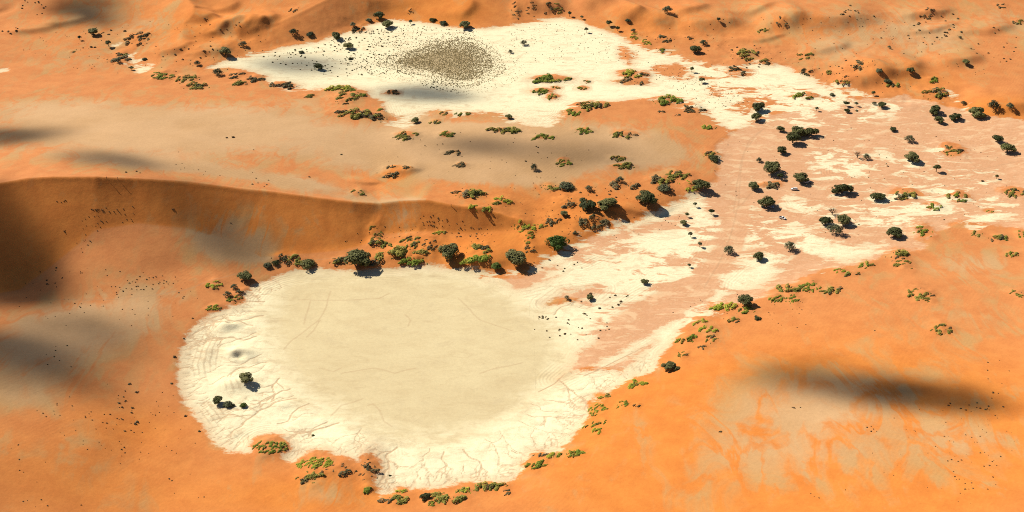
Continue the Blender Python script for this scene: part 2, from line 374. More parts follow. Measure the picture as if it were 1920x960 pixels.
# beige / grey sand
for b in [(450, 230, 420, 70, .75), (200, 260, 300, 80, .7), (80, 200, 160, 50, .35), (850, 290, 190, 65, .8), (1100, 275, 190, 60, .9), (950, 330, 140, 30, .4), (1250, 290, 90, 40, .4), (150, 120, 220, 40, .4), (600, 180, 100, 30, .3), (850, 240, 120, 16, .3), (60, 640, 140, 90, .75), (180, 600, 120, 60, .45), (40, 740, 110, 60, .4), (160, 830, 90, 60, .15),
          (760, 405, 60, 22, .7), (420, 440, 70, 40, .45), (480, 460, 60, 30, .4), (650, 370, 120, 20, .5), (250, 520, 90, 40, .25), (600, 930, 80, 40, .5), (480, 900, 60, 50, .2), (1600, 740, 210, 70, .42), (1480, 760, 130, 100, .25), (1700, 850, 180, 70, .25),
          (1850, 830, 100, 60, .3), (1350, 830, 160, 70, .15), (1800, 600, 200, 70, .45), (1700, 500, 200, 40, .25), (1850, 480, 120, 40, .3), (1600, 560, 100, 40, .1), (1300, 900, 120, 60, .1), (1680, 45, 160, 40, .4), (1560, 100, 80, 40, .4), (1900, 40, 60, 60, .4), (1720, 130, 80, 30, .2), (170, 20, 80, 30, .4), (270, 50, 50, 25, .3),
          (1750, 90, 100, 40, .3), (1400, 20, 120, 30, .2), (420, 60, 60, 25, .15), (1500, 890, 140, 60, .2), (1550, 800, 380, 140, .24), (1300, 850, 160, 80, .08), (120, 860, 200, 80, .22), (300, 700, 60, 80, .12)]:
    blob(BEIGE, *b)
for b in [(750, 322, 28, 16, -.6), (680, 350, 36, 12, -.5), (550, 350, 140, 6, -.15), (60, 328, 100, 5, -.5), (1240, 380, 90, 40, -.5), (1080, 400, 80, 40, -.6), (880, 375, 60, 25, -.4), (680, 215, 60, 30, -.3), (1120, 200, 60, 12, -.2)]:
    blob(BEIGE, *b)
for b in [(280, 600, 90, 60, .3), (200, 720, 120, 60, .15), (330, 560, 80, 30, .25), (350, 315, 200, 22, .5), (560, 345, 120, 18, .5), (150, 60, 200, 50, .22), (420, 40, 160, 50, .18), (1300, 30, 220, 50, .15), (1650, 60, 300, 60, .2), (1850, 520, 150, 50, .25), (700, 300, 100, 40, .3)]:
    blob(BEIGE, *b)
tmpS = np.full(GX.shape, -30.0); poly_sdf(tmpS, [tuple(at_z(*p)[:2]) for p in CREST[3:]] + [tuple(at_z(*p)[:2]) for p in (SLIPFOOT + FOOT)[::-1]], 20)
BEIGE *= 1 - smooth(-1.0, 1.5, tmpS) * .85
for b in [(838, 114, 75, 24, 1.1), (720, 75, 80, 20, .35), (390, 665, 26, 40, .7), (400, 775, 30, 24, .6), (450, 815, 50, 20, .4), (530, 858, 40, 16, .6), (620, 842, 60, 12, .4), (720, 890, 26, 24, .6), (440, 725, 30, 14, .5), (760, 215, 60, 16, .4), (1000, 215, 60, 16, .45), (1100, 485, 90, 24, .4), (1060, 545, 70, 26, .35), (985, 575, 50, 40, .35), (1150, 560, 60, 30, .3), (1180, 690, 50, 18, .3), (900, 895, 120, 10, .3), (1020, 840, 40, 14, .3),
          (755, 408, 40, 14, .5), (430, 448, 60, 30, .55), (500, 465, 50, 20, .4), (330, 420, 60, 30, .25)]:
    blob(BEIGE, *b)
BEIGE = np.clip(BEIGE, 0, 1)

RED = np.full(GX.shape, .42)
for b in [(1500, 820, 480, 200, 1.3), (200, 920, 360, 110, .45), (350, 30, 300, 60, .3), (1080, 400, 220, 60, .5), (820, 20, 140, 30, .7), (1850, 215, 120, 26, .6), (1200, 50, 150, 30, .4), (900, 470, 200, 40, .6), (1700, 150, 120, 30, .4), (600, 930, 160, 50, .5), (1500, 50, 120, 20, .3), (420, 60, 120, 40, .25), (250, 800, 120, 50, .4), (740, 325, 60, 30, .5)]:
    blob(RED, *b)
RED = np.clip(RED + smooth(-1, 1.5, tmpS) * .75, 0, 1)

LITTER = np.zeros(GX.shape)      # dead grass and leaf litter among the scrub of the upper pan
for b in [(850, 112, 62, 30, .8), (790, 112, 55, 18, .45), (880, 140, 50, 16, .3), (730, 118, 50, 14, .25)]:
    blob(LITTER, *b)

# clay mounds on the left of the lower pan, pits and rim relief
def mound_px(u, v, rx, ry, h, ang=0.0):
    p = ground(u, v); k = scale_at(p); bump(p[0], p[1], rx * k, ry * k * 1.6, ang, h)
    return p
for m in [(425, 612, 20, 8, 2.6), (447, 663, 26, 11, 3.0), (447, 663, 11, 5, -2.6), (430, 603, 6, 4, -1.6), (440, 722, 34, 14, 2.8), (392, 660, 14, 16, .8), (505, 840, 40, 20, 1.5), (735, 172, 14, 5, 1.6), (560, 790, 16, 8, .7), (530, 760, 18, 8, .6), (600, 790, 12, 8, .6)]:
    mound_px(*m)
ring = smooth(-2, 8, PANF) * (1 - smooth(-14, 2, INNER)) * (RIVF < 0)
H += ring * ((N4.fbm(GX, GY, 12, 3) - .5) * .8 + (N2.fbm(GX, GY, 3.6, 2) - .5) * .3 * (GX < -60))
# a small step where dune sand meets clay
H += 0.35 * (1 - smooth(-3, 1.0, np.maximum(CLAY, SILT)))

# rills: branching channels running from the rim down to the pan floor
RILL = np.full(GX.shape, 4.0)
TRACK = np.full(GX.shape, 4.0)
def seg(A, a, b, cap=4.0, wid=0.0):
    i0, i1 = np.searchsorted(gx, min(a[0], b[0]) - cap), np.searchsorted(gx, max(a[0], b[0]) + cap)
    j0, j1 = np.searchsorted(gy, min(a[1], b[1]) - cap), np.searchsorted(gy, max(a[1], b[1]) + cap)
    X, Y = GX[j0:j1, i0:i1], GY[j0:j1, i0:i1]
    dx, dy = b[0] - a[0], b[1] - a[1]; L = dx * dx + dy * dy + 1e-9
    t = np.clip(((X - a[0]) * dx + (Y - a[1]) * dy) / L, 0, 1)
    D = np.hypot(X - a[0] - t * dx, Y - a[1] - t * dy) - wid
    A[j0:j1, i0:i1] = np.minimum(A[j0:j1, i0:i1], D)
R = random.Random(11)
NSEG = [0]
def dendrite(p, ang, length, wid, depth):
    step = 1.5; n = max(2, int(length / step)); a0 = ang; ph = R.uniform(0, 6.28)
    for k in range(n):
        ang = a0 + (ang - a0) * .8 + R.uniform(-.42, .42) + .16 * math.sin(ph + k * .7)
        q = (p[0] + math.cos(ang) * step, p[1] + math.sin(ang) * step)
        if float(sample(PANF, gx, gy, np.array(q[0]), np.array(q[1]))) < 0.6: return
        seg(RILL, p, q, 4.0, wid - .16 * k / n); NSEG[0] += 1
        if depth > 0 and k > 0 and R.random() < (.12 + .3 * k / n if depth > 2 else .24):
            dendrite(q, a0 + R.choice((-1, 1)) * R.uniform(.35, .8), length * R.uniform(.3, .55), wid - .08, depth - 1)
        p = q
FP = np.array(FLOOR_W); cen = FP.mean(0)
bnd = []
for a, b in zip(FP, np.roll(FP, -1, 0)):
    L = np.hypot(*(b - a)); n = max(1, int(L / 6.5))
    for k in range(n): bnd.append((a + (b - a) * (k + R.random()) / n, b - a))
for p, t in bnd:
    nrm = np.array([t[1], -t[0]]); nrm /= np.hypot(*nrm) + 1e-9
    if (p - cen) @ nrm < 0: nrm = -nrm
    if nrm[1] > .55 or (p[0] > 20 and nrm[1] > -0.05): continue       # only the near and left rim
    if R.random() < .12: continue
    s0 = p + nrm * R.uniform(3, 11)
    dendrite(tuple(s0), math.atan2(nrm[1], nrm[0]) + R.uniform(-.35, .35), R.uniform(18, 40), R.choice((-.02, .06, .14, .24)), 3)
# fine comb of rills right along the near rim
PW = np.array(PAN_W)
for a, b in zip(PW, np.roll(PW, -1, 0)):
    L = np.hypot(*(b - a))
    if (a[1] > 560 and a[0] > -150) or a[1] > 650 or a[0] > 130: continue
    t = (b - a) / (L + 1e-9); nrm = np.array([-t[1], t[0]])
    if (cen - a) @ nrm < 0: nrm = -nrm
    for k in range(int(L / 1.7)):
        p = a + (b - a) * (k + R.random()) * 1.7 / L + nrm * R.uniform(1, 9)
        ang = math.atan2(nrm[1], nrm[0]) + R.uniform(-.3, .3); ln = R.uniform(3, 9); q = p
        for _ in range(int(ln / 1.8)):
            ang += R.uniform(-.4, .4); r2 = (q[0] + math.cos(ang) * 1.8, q[1] + math.sin(ang) * 1.8)
            seg(RILL, q, r2, 3.0, R.choice((-.12, -.04, .05))); q = r2; NSEG[0] += 1
H -= 0.12 * np.exp(-(np.maximum(RILL, 0) / 0.9) ** 2) * (RILL < 3.9)
def pline(A, pts, wid=0.0, sub=2):
    W = [ground(u, v)[:2] for u, v in pts]
    for a, b in zip(W[:-1], W[1:]):
        n = max(1, int(np.hypot(*(b - a)) / 6)); p = a
        for k in range(1, n + 1):
            q = a + (b - a) * k / n + (np.array([R.uniform(-.4, .4), R.uniform(-.4, .4)]) if k < n else 0)
            seg(A, p, q, 4.0, wid); p = q
# old tyre and foot tracks
for pts in [[(620, 545), (612, 575), (598, 600), (570, 622), (545, 640), (532, 655)], [(582, 565), (574, 590), (570, 608)], [(600, 600), (588, 620), (575, 632)], [(560, 562), (640, 563), (710, 560), (730, 550)],
            [(1455, 225), (1420, 250), (1395, 285), (1388, 330), (1385, 380), (1370, 440), (1345, 500), (1320, 540)], [(1445, 232), (1405, 262), (1390, 300), (1380, 360), (1376, 400)],
            [(1380, 395), (1420, 350), (1500, 345), (1600, 340), (1700, 335), (1800, 325), (1920, 300)], [(1390, 330), (1440, 350), (1520, 370), (1640, 400), (1760, 408), (1900, 372)],
            [(1800, 265), (1815, 300), (1850, 332), (1870, 345)], [(1440, 218), (1480, 212), (1540, 205), (1600, 212)], [(690, 760), (700, 757), (712, 770), (720, 790), (735, 800)], [(760, 590), (770, 600), (765, 612)], [(640, 700), (700, 690), (740, 700), (780, 690)], [(620, 780), (640, 760), (680, 748)], [(860, 560), (900, 600), (960, 620)], [(900, 700), (930, 690), (980, 680)], [(600, 690), (625, 697), (640, 690)],
            [(0, 568), (80, 562), (160, 563), (230, 560), (300, 552), (360, 540), (420, 520), (480, 500), (560, 492), (640, 482), (670, 470)], [(1310, 40), (1400, 35), (1500, 55), (1620, 50), (1700, 20)]]:
    pline(TRACK, pts)
for pts in [[(540, 790), (548, 775), (560, 765), (580, 757)], [(520, 795), (540, 790), (545, 782)], [(1210, 650), (1170, 670), (1130, 690), (1095, 705)], [(1060, 700), (1040, 720), (1010, 735)]]:
    pline(RILL, pts, .15)

# ------------------------------------------------------------------ plants: where they stand (photo x, y of the base, width in photo pixels)
# kind: R dense round, B broad lumpy, U flat-topped, Y young lollipop, S thin grey, D bare, H low bush
TREES = {
 'gap': ('near the white clay gap between the far left dunes', [(176, 65, 25, 'R'), (150, 75, 8, 'Y'), (204, 87, 14, 'U'), (222, 117, 15, 'S'), (247, 131, 10, 'U'), (271, 112, 12, 'H')]),
 'farrim': ('along the far rim of the upper clay pan', [(423, 102, 27, 'R'), (456, 86, 18, 'S'), (370, 122, 15, 'S'), (551, 64, 20, 'S'), (582, 66, 17, 'H'), (631, 73, 24, 'B'), (662, 50, 17, 'S'), (692, 39, 15, 'H'), (711, 34, 24, 'R'), (726, 51, 27, 'R'),
            (770, 45, 9, 'Y'), (811, 39, 15, 'H'), (831, 45, 18, 'H'), (871, 52, 28, 'R')]),
 'uppan': ('standing out on the upper clay pan', [(565, 99, 13, 'H'), (653, 91, 23, 'R'), (598, 130, 22, 'R'), (657, 111, 11, 'H'), (957, 99, 11, 'S'), (1099, 61, 9, 'Y'), (982, 84, 17, 'S'), (1297, 135, 10, 'Y'), (1316, 155, 14, 'U')]),
 'nearrim': ('on sand at the near rim of the upper clay pan', [(409, 141, 25, 'S'), (779, 230, 19, 'R'), (954, 222, 17, 'R')]),
 'toplobe': ('among orange dune lobes beyond the upper pan', [(1068, 31, 9, 'Y'), (1091, 36, 8, 'Y'), (1142, 49, 15, 'U'), (1158, 58, 10, 'U'), (1187, 60, 12, 'S'), (1251, 23, 24, 'S'), (1177, 40, 13, 'H'), (1347, 40, 9, 'U'), (1319, 84, 19, 'S'), (1303, 98, 26, 'R')]),
 'orange': ('on orange sand at the upper right', [(1667, 91, 10, 'S'), (1800, 72, 8, 'S'), (1810, 120, 18, 'R'), (1707, 135, 19, 'R'), (1648, 134, 16, 'H'), (1664, 154, 17, 'H'), (1862, 204, 27, 'S'), (1893, 203, 20, 'S')]),
 'streak': ('where pale clay streaks meet the upper right sand', [(1560, 179, 12, 'H'), (1531, 208, 8, 'Y'), (1586, 199, 13, 'U'), (1605, 199, 8, 'Y'), (1588, 211, 14, 'R'), (1606, 208, 7, 'H'), (1637, 179, 10, 'Y'), (1639, 196, 11, 'S'), (1653, 201, 20, 'R'), (1806, 196, 13, 'S'),
            (1752, 212, 28, 'B'), (1760, 230, 22, 'R'), (1791, 224, 25, 'B'), (1830, 218, 33, 'B')]),
 'bend': ('at the upper bend of the dry riverbed', [(1422, 207, 31, 'R'), (1417, 225, 25, 'R'), (1463, 246, 18, 'R'), (1496, 254, 34, 'B'), (1516, 254, 32, 'B'), (1486, 268, 34, 'R'), (1464, 287, 25, 'R'), (1423, 303, 15, 'S'), (1446, 323, 42, 'R'), (1413, 354, 25, 'R')]),
 'flat': ('on the wide pink riverbed flat', [(1462, 336, 14, 'U'), (1500, 341, 36, 'R'), (1437, 387, 39, 'R'), (1579, 361, 38, 'B'), (1645, 374, 31, 'R'), (1710, 302, 35, 'R'), (1705, 265, 23, 'S'), (1674, 245, 16, 'R'), (1624, 298, 17, 'S'), (1607, 296, 22, 'D'),
            (1755, 322, 17, 'U'), (1869, 266, 25, 'R'), (1888, 285, 31, 'R'), (1868, 335, 8, 'Y'), (1547, 420, 29, 'R'), (1580, 419, 34, 'R'), (1560, 402, 26, 'D'), (1567, 438, 32, 'S'), (1480, 468, 26, 'S'), (1677, 443, 36, 'R')]),
 'bank': ('on the red sand bank left of the riverbed', [(1001, 318, 19, 'S'), (1061, 352, 34, 'H'), (1104, 357, 20, 'S'), (1101, 392, 40, 'R'), (1139, 388, 42, 'B'), (1212, 380, 46, 'R'), (1246, 356, 30, 'H'), (1313, 354, 37, 'R'), (1162, 341, 20, 'S'), (1057, 404, 19, 'R'), (1338, 299, 26, 'H')]),
 'stream': ('on streaked clay where the riverbed enters the lower pan', [(1282, 421, 17, 'R'), (1288, 407, 9, 'Y'), (1303, 388, 9, 'Y'), (1333, 402, 13, 'U'), (1294, 444, 10, 'Y'), (1312, 463, 10, 'Y'), (1366, 474, 25, 'S'), (1422, 486, 25, 'R'), (1292, 501, 8, 'Y'), (1208, 532, 18, 'R'), (1106, 561, 18, 'R'), (1063, 561, 13, 'S')]),
 'toprim': ('lining the far rim of the lower clay pan', [(578, 498, 34, 'H'), (672, 497, 58, 'R'), (843, 482, 48, 'R'), (965, 493, 50, 'R'), (931, 502, 22, 'G'), (1046, 462, 44, 'G'), (517, 494, 18, 'H'), (502, 500, 20, 'H')]),
 'leftrim': ('on the upper left rim of the lower pan', [(460, 524, 33, 'R'), (439, 541, 18, 'S'), (427, 555, 18, 'S')]),
 'eroded': ('on the eroded clay mound left in the lower pan', [(461, 715, 35, 'R'), (409, 756, 24, 'R'), (428, 761, 24, 'H'), (456, 762, 15, 'G'), (587, 817, 7, 'H'), (731, 892, 6, 'H')]),
 'rightrim': ('at the foot of the orange dune right of the pan', [(1255, 692, 32, 'R'), (1398, 572, 38, 'R'), (1267, 692, 18, 'H'), (1420, 598, 17, 'H')]),
 'near': ('at the near edge of the lower pan', [(797, 936, 24, 'R')]),
}
# nara bushes: (x, y, width px, height px, kind o olive / g green / y yellow-green / d dark, clumps, small clumps)
BUSHES = {
 'gapb': ('near the white clay gap at far left', [(227, 101, 22, 10, 'o', 5, 4), (260, 72, 46, 20, 'd', 9, 14), (305, 140, 40, 24, 'g', 11, 4), (350, 147, 40, 18, 'o', 8, 8), (364, 161, 46, 10, 'o', 6, 8), (135, 97, 9, 4, 'o', 2, 0), (222, 113, 36, 12, 'd', 3, 8)]),
 'nearb': ('on the near rim of the upper clay pan', [(443, 140, 26, 14, 'd', 5, 6), (480, 146, 36, 12, 'd', 6, 4), (446, 156, 28, 8, 'o', 4, 5), (530, 160, 44, 10, 'd', 6, 8), (578, 179, 24, 8, 'o', 4, 4), (632, 166, 46, 5, 'y', 6, 4), (645, 183, 44, 32, 'o', 8, 16), (655, 169, 24, 10, 'g', 3, 1), (671, 178, 30, 14, 'g', 6, 3), (665, 214, 84, 12, 'o', 9, 10), (715, 206, 18, 6, 'g', 3, 2), (706, 220, 40, 14, 'd', 5, 12),
          (831, 212, 16, 6, 'o', 3, 3), (867, 213, 26, 7, 'g', 5, 3), (817, 228, 22, 10, 'o', 6, 3), (735, 173, 20, 4, 'd', 2, 3)]),
 'islandb': ('on an island hummock in the upper clay pan', [(1034, 148, 66, 12, 'g', 9, 8), (1016, 170, 36, 9, 'g', 5, 4), (1042, 164, 14, 6, 'g', 2, 1), (1036, 182, 22, 10, 'g', 4, 3), (1100, 153, 12, 5, 'g', 2, 1), (1092, 165, 16, 7, 'g', 3, 2), (1182, 139, 46, 14, 'y', 7, 4), (1208, 141, 22, 10, 'd', 4, 2), (1185, 153, 54, 10, 'd', 2, 12)]),
 'topb': ('beyond the far rim of the upper pan', [(967, 19, 20, 24, 'd', 9, 2), (996, 17, 18, 14, 'd', 6, 2), (1026, 14, 20, 12, 'd', 3, 4), (1045, 17, 22, 10, 'o', 5, 4), (1192, 68, 24, 12, 'y', 6, 2), (1212, 80, 20, 14, 'y', 5, 3), (1240, 93, 18, 9, 'g', 4, 3), (551, 17, 17, 6, 'd', 3, 3), (1245, 73, 26, 12, 'd', 4, 8), (1292, 70, 14, 7, 'd', 3, 3), (670, 55, 30, 10, 'd', 6, 8), (770, 20, 12, 5, 'd', 3, 2)]),
 'rightb': ('on the orange sand at the upper right', [(1511, 105, 28, 12, 'o', 5, 8), (1515, 134, 28, 12, 'd', 5, 10), (1580, 152, 28, 14, 'o', 6, 6), (1550, 138, 20, 8, 'o', 3, 6), (1510, 180, 46, 10, 'g', 4, 6), (1746, 149, 24, 7, 'g', 3, 4), (1752, 175, 46, 16, 'o', 6, 14), (1742, 22, 24, 12, 'd', 6, 5), (1877, 11, 18, 7, 'd', 4, 2), (1907, 40, 22, 10, 'o', 4, 5), (1465, 41, 22, 12, 'd', 4, 6), (1675, 158, 24, 6, 'o', 3, 3), (1432, 58, 22, 12, 'o', 4, 6), (1395, 100, 50, 18, 'o', 5, 16), (1437, 118, 24, 10, 'o', 3, 8), (1620, 120, 40, 14, 'd', 2, 10), (1380, 135, 36, 12, 'd', 2, 10)]),
 'plainb': ('on the grey sand plain between the pans', [(762, 254, 44, 20, 'o', 8, 10), (835, 252, 30, 14, 'g', 6, 2), (852, 286, 32, 10, 'd', 5, 4), (865, 309, 26, 9, 'd', 5, 1), (945, 245, 60, 10, 'o', 8, 6), (1018, 258, 38, 10, 'g', 7, 3), (1095, 244, 32, 10, 'g', 6, 2), (1170, 251, 44, 14, 'o', 8, 5), (1110, 197, 60, 14, 'o', 9, 8), (1078, 209, 34, 16, 'g', 6, 2), (1247, 188, 60, 12, 'g', 8, 8), (1300, 204, 36, 16, 'd', 5, 10), (1242, 209, 14, 3, 'd', 2, 1), (1272, 216, 12, 3, 'd', 2, 1), (1330, 239, 26, 6, 'g', 4, 2), (1057, 304, 30, 16, 'g', 6, 2), (1160, 296, 32, 8, 'o', 5, 3), (1167, 311, 36, 8, 'o', 4, 4),
            (735, 312, 20, 5, 'd', 2, 2), (765, 314, 18, 5, 'd', 2, 2), (730, 328, 34, 6, 'd', 2, 8), (672, 360, 24, 12, 'o', 5, 3), (875, 363, 60, 14, 'o', 6, 9), (900, 388, 38, 9, 'y', 6, 3), (940, 377, 36, 14, 'y', 6, 4), (1270, 328, 46, 16, 'o', 9, 5), (1292, 348, 30, 20, 'y', 9, 1), (1240, 338, 50, 14, 'o', 4, 8), (1335, 290, 34, 14, 'o', 6, 4)]),
 'rimb': ('on the far bank of the lower clay pan', [(702, 439, 26, 26, 'o', 9, 3), (712, 457, 44, 7, 'o', 6, 3), (775, 452, 46, 26, 'o', 10, 8), (745, 466, 16, 9, 'g', 3, 0), (762, 475, 60, 14, 'o', 4, 12), (807, 460, 26, 24, 'd', 6, 8), (902, 466, 46, 16, 'o', 7, 8), (826, 437, 22, 8, 'y', 4, 3), (550, 488, 40, 12, 'o', 6, 8), (690, 490, 60, 10, 'o', 2, 8), (725, 478, 44, 12, 'o', 2, 8), (635, 489, 40, 9, 'o', 2, 8), (775, 487, 50, 9, 'g', 6, 6), (885, 485, 60, 8, 'g', 4, 6),
          (985, 426, 40, 20, 'y', 9, 10), (991, 446, 22, 18, 'g', 5, 3), (1035, 412, 30, 14, 'd', 5, 8), (1105, 412, 60, 18, 'd', 8, 14), (1015, 422, 18, 8, 'y', 3, 3), (1075, 438, 16, 10, 'd', 3, 2), (1030, 350, 30, 12, 'o', 2, 10), (992, 466, 20, 12, 'd', 4, 4), (1060, 380, 40, 20, 'd', 1, 8), (1170, 345, 50, 10, 'd', 2, 8)]),
 'flatb': ('on the riverbed flat at right', [(1785, 280, 38, 22, 'o', 8, 6), (1697, 364, 46, 18, 'o', 6, 12), (1797, 369, 38, 18, 'g', 6, 4), (1756, 386, 28, 10, 'g', 4, 4), (1903, 361, 42, 16, 'o', 8, 6), (1855, 396, 12, 5, 'g', 2, 1), (1832, 438, 20, 9, 'o', 3, 4), (1872, 446, 38, 10, 'o', 6, 5), (1912, 438, 18, 18, 'g', 5, 2), (1733, 434, 36, 24, 'g', 3, 9), (1900, 477, 26, 8, 'g', 4, 3), (1685, 476, 44, 10, 'o', 5, 6), (1440, 346, 40, 8, 'd', 2, 6)]),
 'duneb': ('at the foot of the right-hand orange dune', [(1455, 558, 30, 14, 'g', 6, 4), (1487, 560, 26, 18, 'g', 6, 4), (1520, 536, 36, 24, 'g', 8, 5), (1556, 544, 40, 14, 'o', 5, 8), (1480, 541, 50, 12, 'o', 4, 8), (1572, 508, 22, 10, 'y', 5, 0), (1600, 513, 26, 7, 'o', 3, 3), (1626, 496, 28, 12, 'g', 5, 3), (1690, 492, 34, 30, 'o', 10, 5), (1727, 551, 46, 32, 'o', 9, 8), (1765, 616, 36, 20, 'o', 6, 8), (1908, 551, 24, 18, 'o', 5, 5),
           (1355, 575, 50, 10, 'y', 7, 3), (1310, 603, 26, 8, 'y', 4, 2), (1326, 616, 34, 16, 'y', 7, 6), (1372, 601, 26, 10, 'o', 4, 5), (1286, 634, 36, 16, 'g', 5, 5), (1333, 636, 24, 16, 'o', 4, 6), (1318, 651, 16, 9, 'd', 3, 2), (1281, 664, 20, 16, 'o', 4, 4), (1402, 580, 30, 12, 'g', 4, 4), (1192, 720, 36, 14, 'y', 7, 3), (1130, 743, 22, 8, 'y', 3, 1), (1120, 768, 34, 26, 'y', 22, 2), (1108, 797, 28, 12, 'y', 5, 0), (1135, 790, 11, 10, 'g', 2, 0), (1121, 808, 24, 12, 'y', 4, 0), (1164, 758, 24, 14, 'g', 5, 4), (1195, 760, 14, 6, 'd', 2, 2)]),
 'bottomb': ('along the near edge of the lower pan', [(505, 836, 64, 28, 'g', 34, 4), (592, 868, 66, 28, 'y', 32, 6), (585, 895, 50, 22, 'o', 8, 6), (692, 917, 28, 9, 'g', 4, 1), (690, 880, 36, 40, 'd', 2, 16), (640, 880, 44, 20, 'd', 1, 10), (755, 921, 24, 7, 'y', 4, 0), (738, 937, 46, 14, 'o', 6, 8), (807, 944, 16, 10, 'g', 3, 0), (842, 936, 60, 10, 'o', 6, 8), (870, 921, 34, 10, 'y', 4, 6), (917, 911, 56, 10, 'o', 6, 9), (948, 922, 16, 14, 'd', 4, 4), (1008, 873, 46, 20, 'g', 8, 2), (1040, 853, 26, 7, 'y', 3, 2), (1075, 851, 38, 12, 'g', 6, 3), (1012, 853, 24, 6, 'd', 2, 4), (820, 928, 30, 8, 'o', 3, 3)]),
 'leftb': ('on the upper left bank of the lower pan', [(402, 533, 30, 14, 'y', 7, 3), (400, 578, 30, 10, 'y', 10, 0), (440, 562, 26, 14, 'g', 5, 3), (452, 548, 20, 10, 'd', 4, 3), (525, 484, 30, 10, 'd', 4, 6)]),
}
SAND_HUMMOCK = []
for zk, (ph, L) in BUSHES.items():
    for (u, v, w, h, kd, n, n2) in L:
        p = ground(u, v); k = scale_at(p)
        ra = w * k * .55; rb = max(h * k * 1.3, ra * .45)
        hh = min(2.6, .35 + .07 * (ra + rb) * (0.75 if n < 4 else 1.0))
        SAND_HUMMOCK.append((p[0], p[1], ra, rb, hh, zk))
for cx, cy, ra, rb, hh, zk in SAND_HUMMOCK:
    bump(cx, cy, ra, rb, R.uniform(-.2, .2), hh)
    if hh > .5:
        s = win(cx, cy, 2.2 * max(ra, rb)); X, Y = (GX[s] - cx) / (ra * 1.05), (GY[s] - cy) / (rb * 1.05)
        dd = (1 - np.sqrt(X * X + Y * Y)) * min(ra, rb)
        CLAY[s] = np.minimum(CLAY[s], np.maximum(-dd * 1.2, -6)); SILT[s] = np.minimum(SILT[s], np.maximum(-dd, -6))
        BEIGE[s] *= np.clip(1 - .75 * np.exp(-(X * X + Y * Y) * 1.5), 0, 1)
# dune sand lies in crisp little lumps on the vegetated banks
veg = np.zeros(GX.shape)
for cx, cy, ra, rb, hh, zk in SAND_HUMMOCK:
    s = win(cx, cy, 2.5 * max(ra, rb)); veg[s] = np.maximum(veg[s], np.exp(-((GX[s] - cx) / (ra * 1.3)) ** 2 - ((GY[s] - cy) / (rb * 1.3)) ** 2))
lump = np.zeros(GX.shape)
for b in [(1400, 100, 90, 40, 1), (1600, 140, 120, 50, .8), (1750, 50, 120, 40, .9), (1760, 185, 80, 24, 1), (1250, 50, 120, 40, .6), (390, 110, 90, 24, .8), (450, 50, 90, 30, .8), (660, 50, 80, 16, .8), (240, 85, 60, 24, .7), (1100, 400, 90, 24, .6), (800, 455, 150, 24, .6)]:
    blob(lump, *b)
H += np.clip(lump, 0, 1) * (N4.fbm(GX, GY, 11, 3) - .5) * 2.0 * (CLAY < 0)
H += veg * (N3.fbm(GX, GY, 5.0, 3) - .5) * 1.7

# ------------------------------------------------------------------ materials
def mat(name, rough=0.9):
    m = bpy.data.materials.new(name); m.use_nodes = True
    b = m.node_tree.nodes['Principled BSDF']; b.inputs['Roughness'].default_value = rough
    b.inputs['Specular IOR Level'].default_value = 0.15
    return m, m.node_tree, b
class NT:
    def __init__(s, nt): s.nt = nt
    def n(s, t, **kw):
        o = s.nt.nodes.new(t)
        for k, v in kw.items(): setattr(o, k, v)
        return o
    def link(s, a, b): s.nt.links.new(a, b)
    def math(s, op, a, b=None, c=None, clamp=False):
        o = s.n('ShaderNodeMath', operation=op); o.use_clamp = clamp
        for i, v in enumerate((a, b, c)):
            if v is None: continue
            if isinstance(v, (int, float)): o.inputs[i].default_value = v
            else: s.link(v, o.inputs[i])
        return o.outputs[0]
    def mix(s, f, a, b):
        o = s.n('ShaderNodeMix', data_type='RGBA')
        for i, v in ((0, f), (6, a), (7, b)):
            if isinstance(v, (int, float)): o.inputs[i].default_value = v
            elif isinstance(v, tuple): o.inputs[i].default_value = (*v, 1)
            else: s.link(v, o.inputs[i])
        return o.outputs[2]
    def attr(s, name): return s.n('ShaderNodeAttribute', attribute_name=name).outputs['Fac']
    def noise(s, vec, scale, detail=4, rough=.55, dist=0.0):
        o = s.n('ShaderNodeTexNoise'); s.link(vec, o.inputs['Vector'])
        o.inputs['Scale'].default_value = scale; o.inputs['Detail'].default_value = detail
        o.inputs['Roughness'].default_value = rough; o.inputs['Distortion'].default_value = dist
        return o.outputs['Fac']
    def mapping(s, vec, scale=(1, 1, 1), rz=0.0):
        o = s.n('ShaderNodeMapping'); s.link(vec, o.inputs[0]); o.inputs['Scale'].default_value = scale; o.inputs['Rotation'].default_value = (0, 0, rz)
        return o.outputs[0]
    def sstep(s, e0, e1, x):
        o = s.n('ShaderNodeMapRange', interpolation_type='SMOOTHSTEP'); s.link(x, o.inputs[0])
        o.inputs[1].default_value = e0; o.inputs[2].default_value = e1
        return o.outputs[0]

ORANGE, ORANGE2 = (0.59, 0.205, 0.040), (0.53, 0.17, 0.032)
BEIGE_C, BEIGE_D = (0.49, 0.315, 0.162), (0.43, 0.268, 0.128)
SILT_C, SILT_D = (0.575, 0.325, 0.178), (0.52, 0.265, 0.133)
CLAY_C, CLAY_D, FLOOR_C, FLOOR_D = (0.745, 0.665, 0.44), (0.55, 0.43, 0.265), (0.58, 0.472, 0.268), (0.515, 0.405, 0.222)
gm, gnt, gb = mat('desert_ground', 0.95)
N = NT(gnt)
co = N.n('ShaderNodeNewGeometry').outputs['Position']
a_clay, a_silt, a_in, a_mott, a_beige, a_rill, a_trk = [N.attr(k) for k in ('clay', 'silt', 'inner', 'mott', 'beige', 'rill', 'track')]
flow = N.mapping(co, (0.6, 1.4, 1), math.radians(-42))
flow2 = N.mapping(co, (0.7, 1.3, 1), math.radians(8))
n_big = N.noise(co, 0.018, 3, .55)
n_mid = N.noise(co, 0.09, 5, .6)
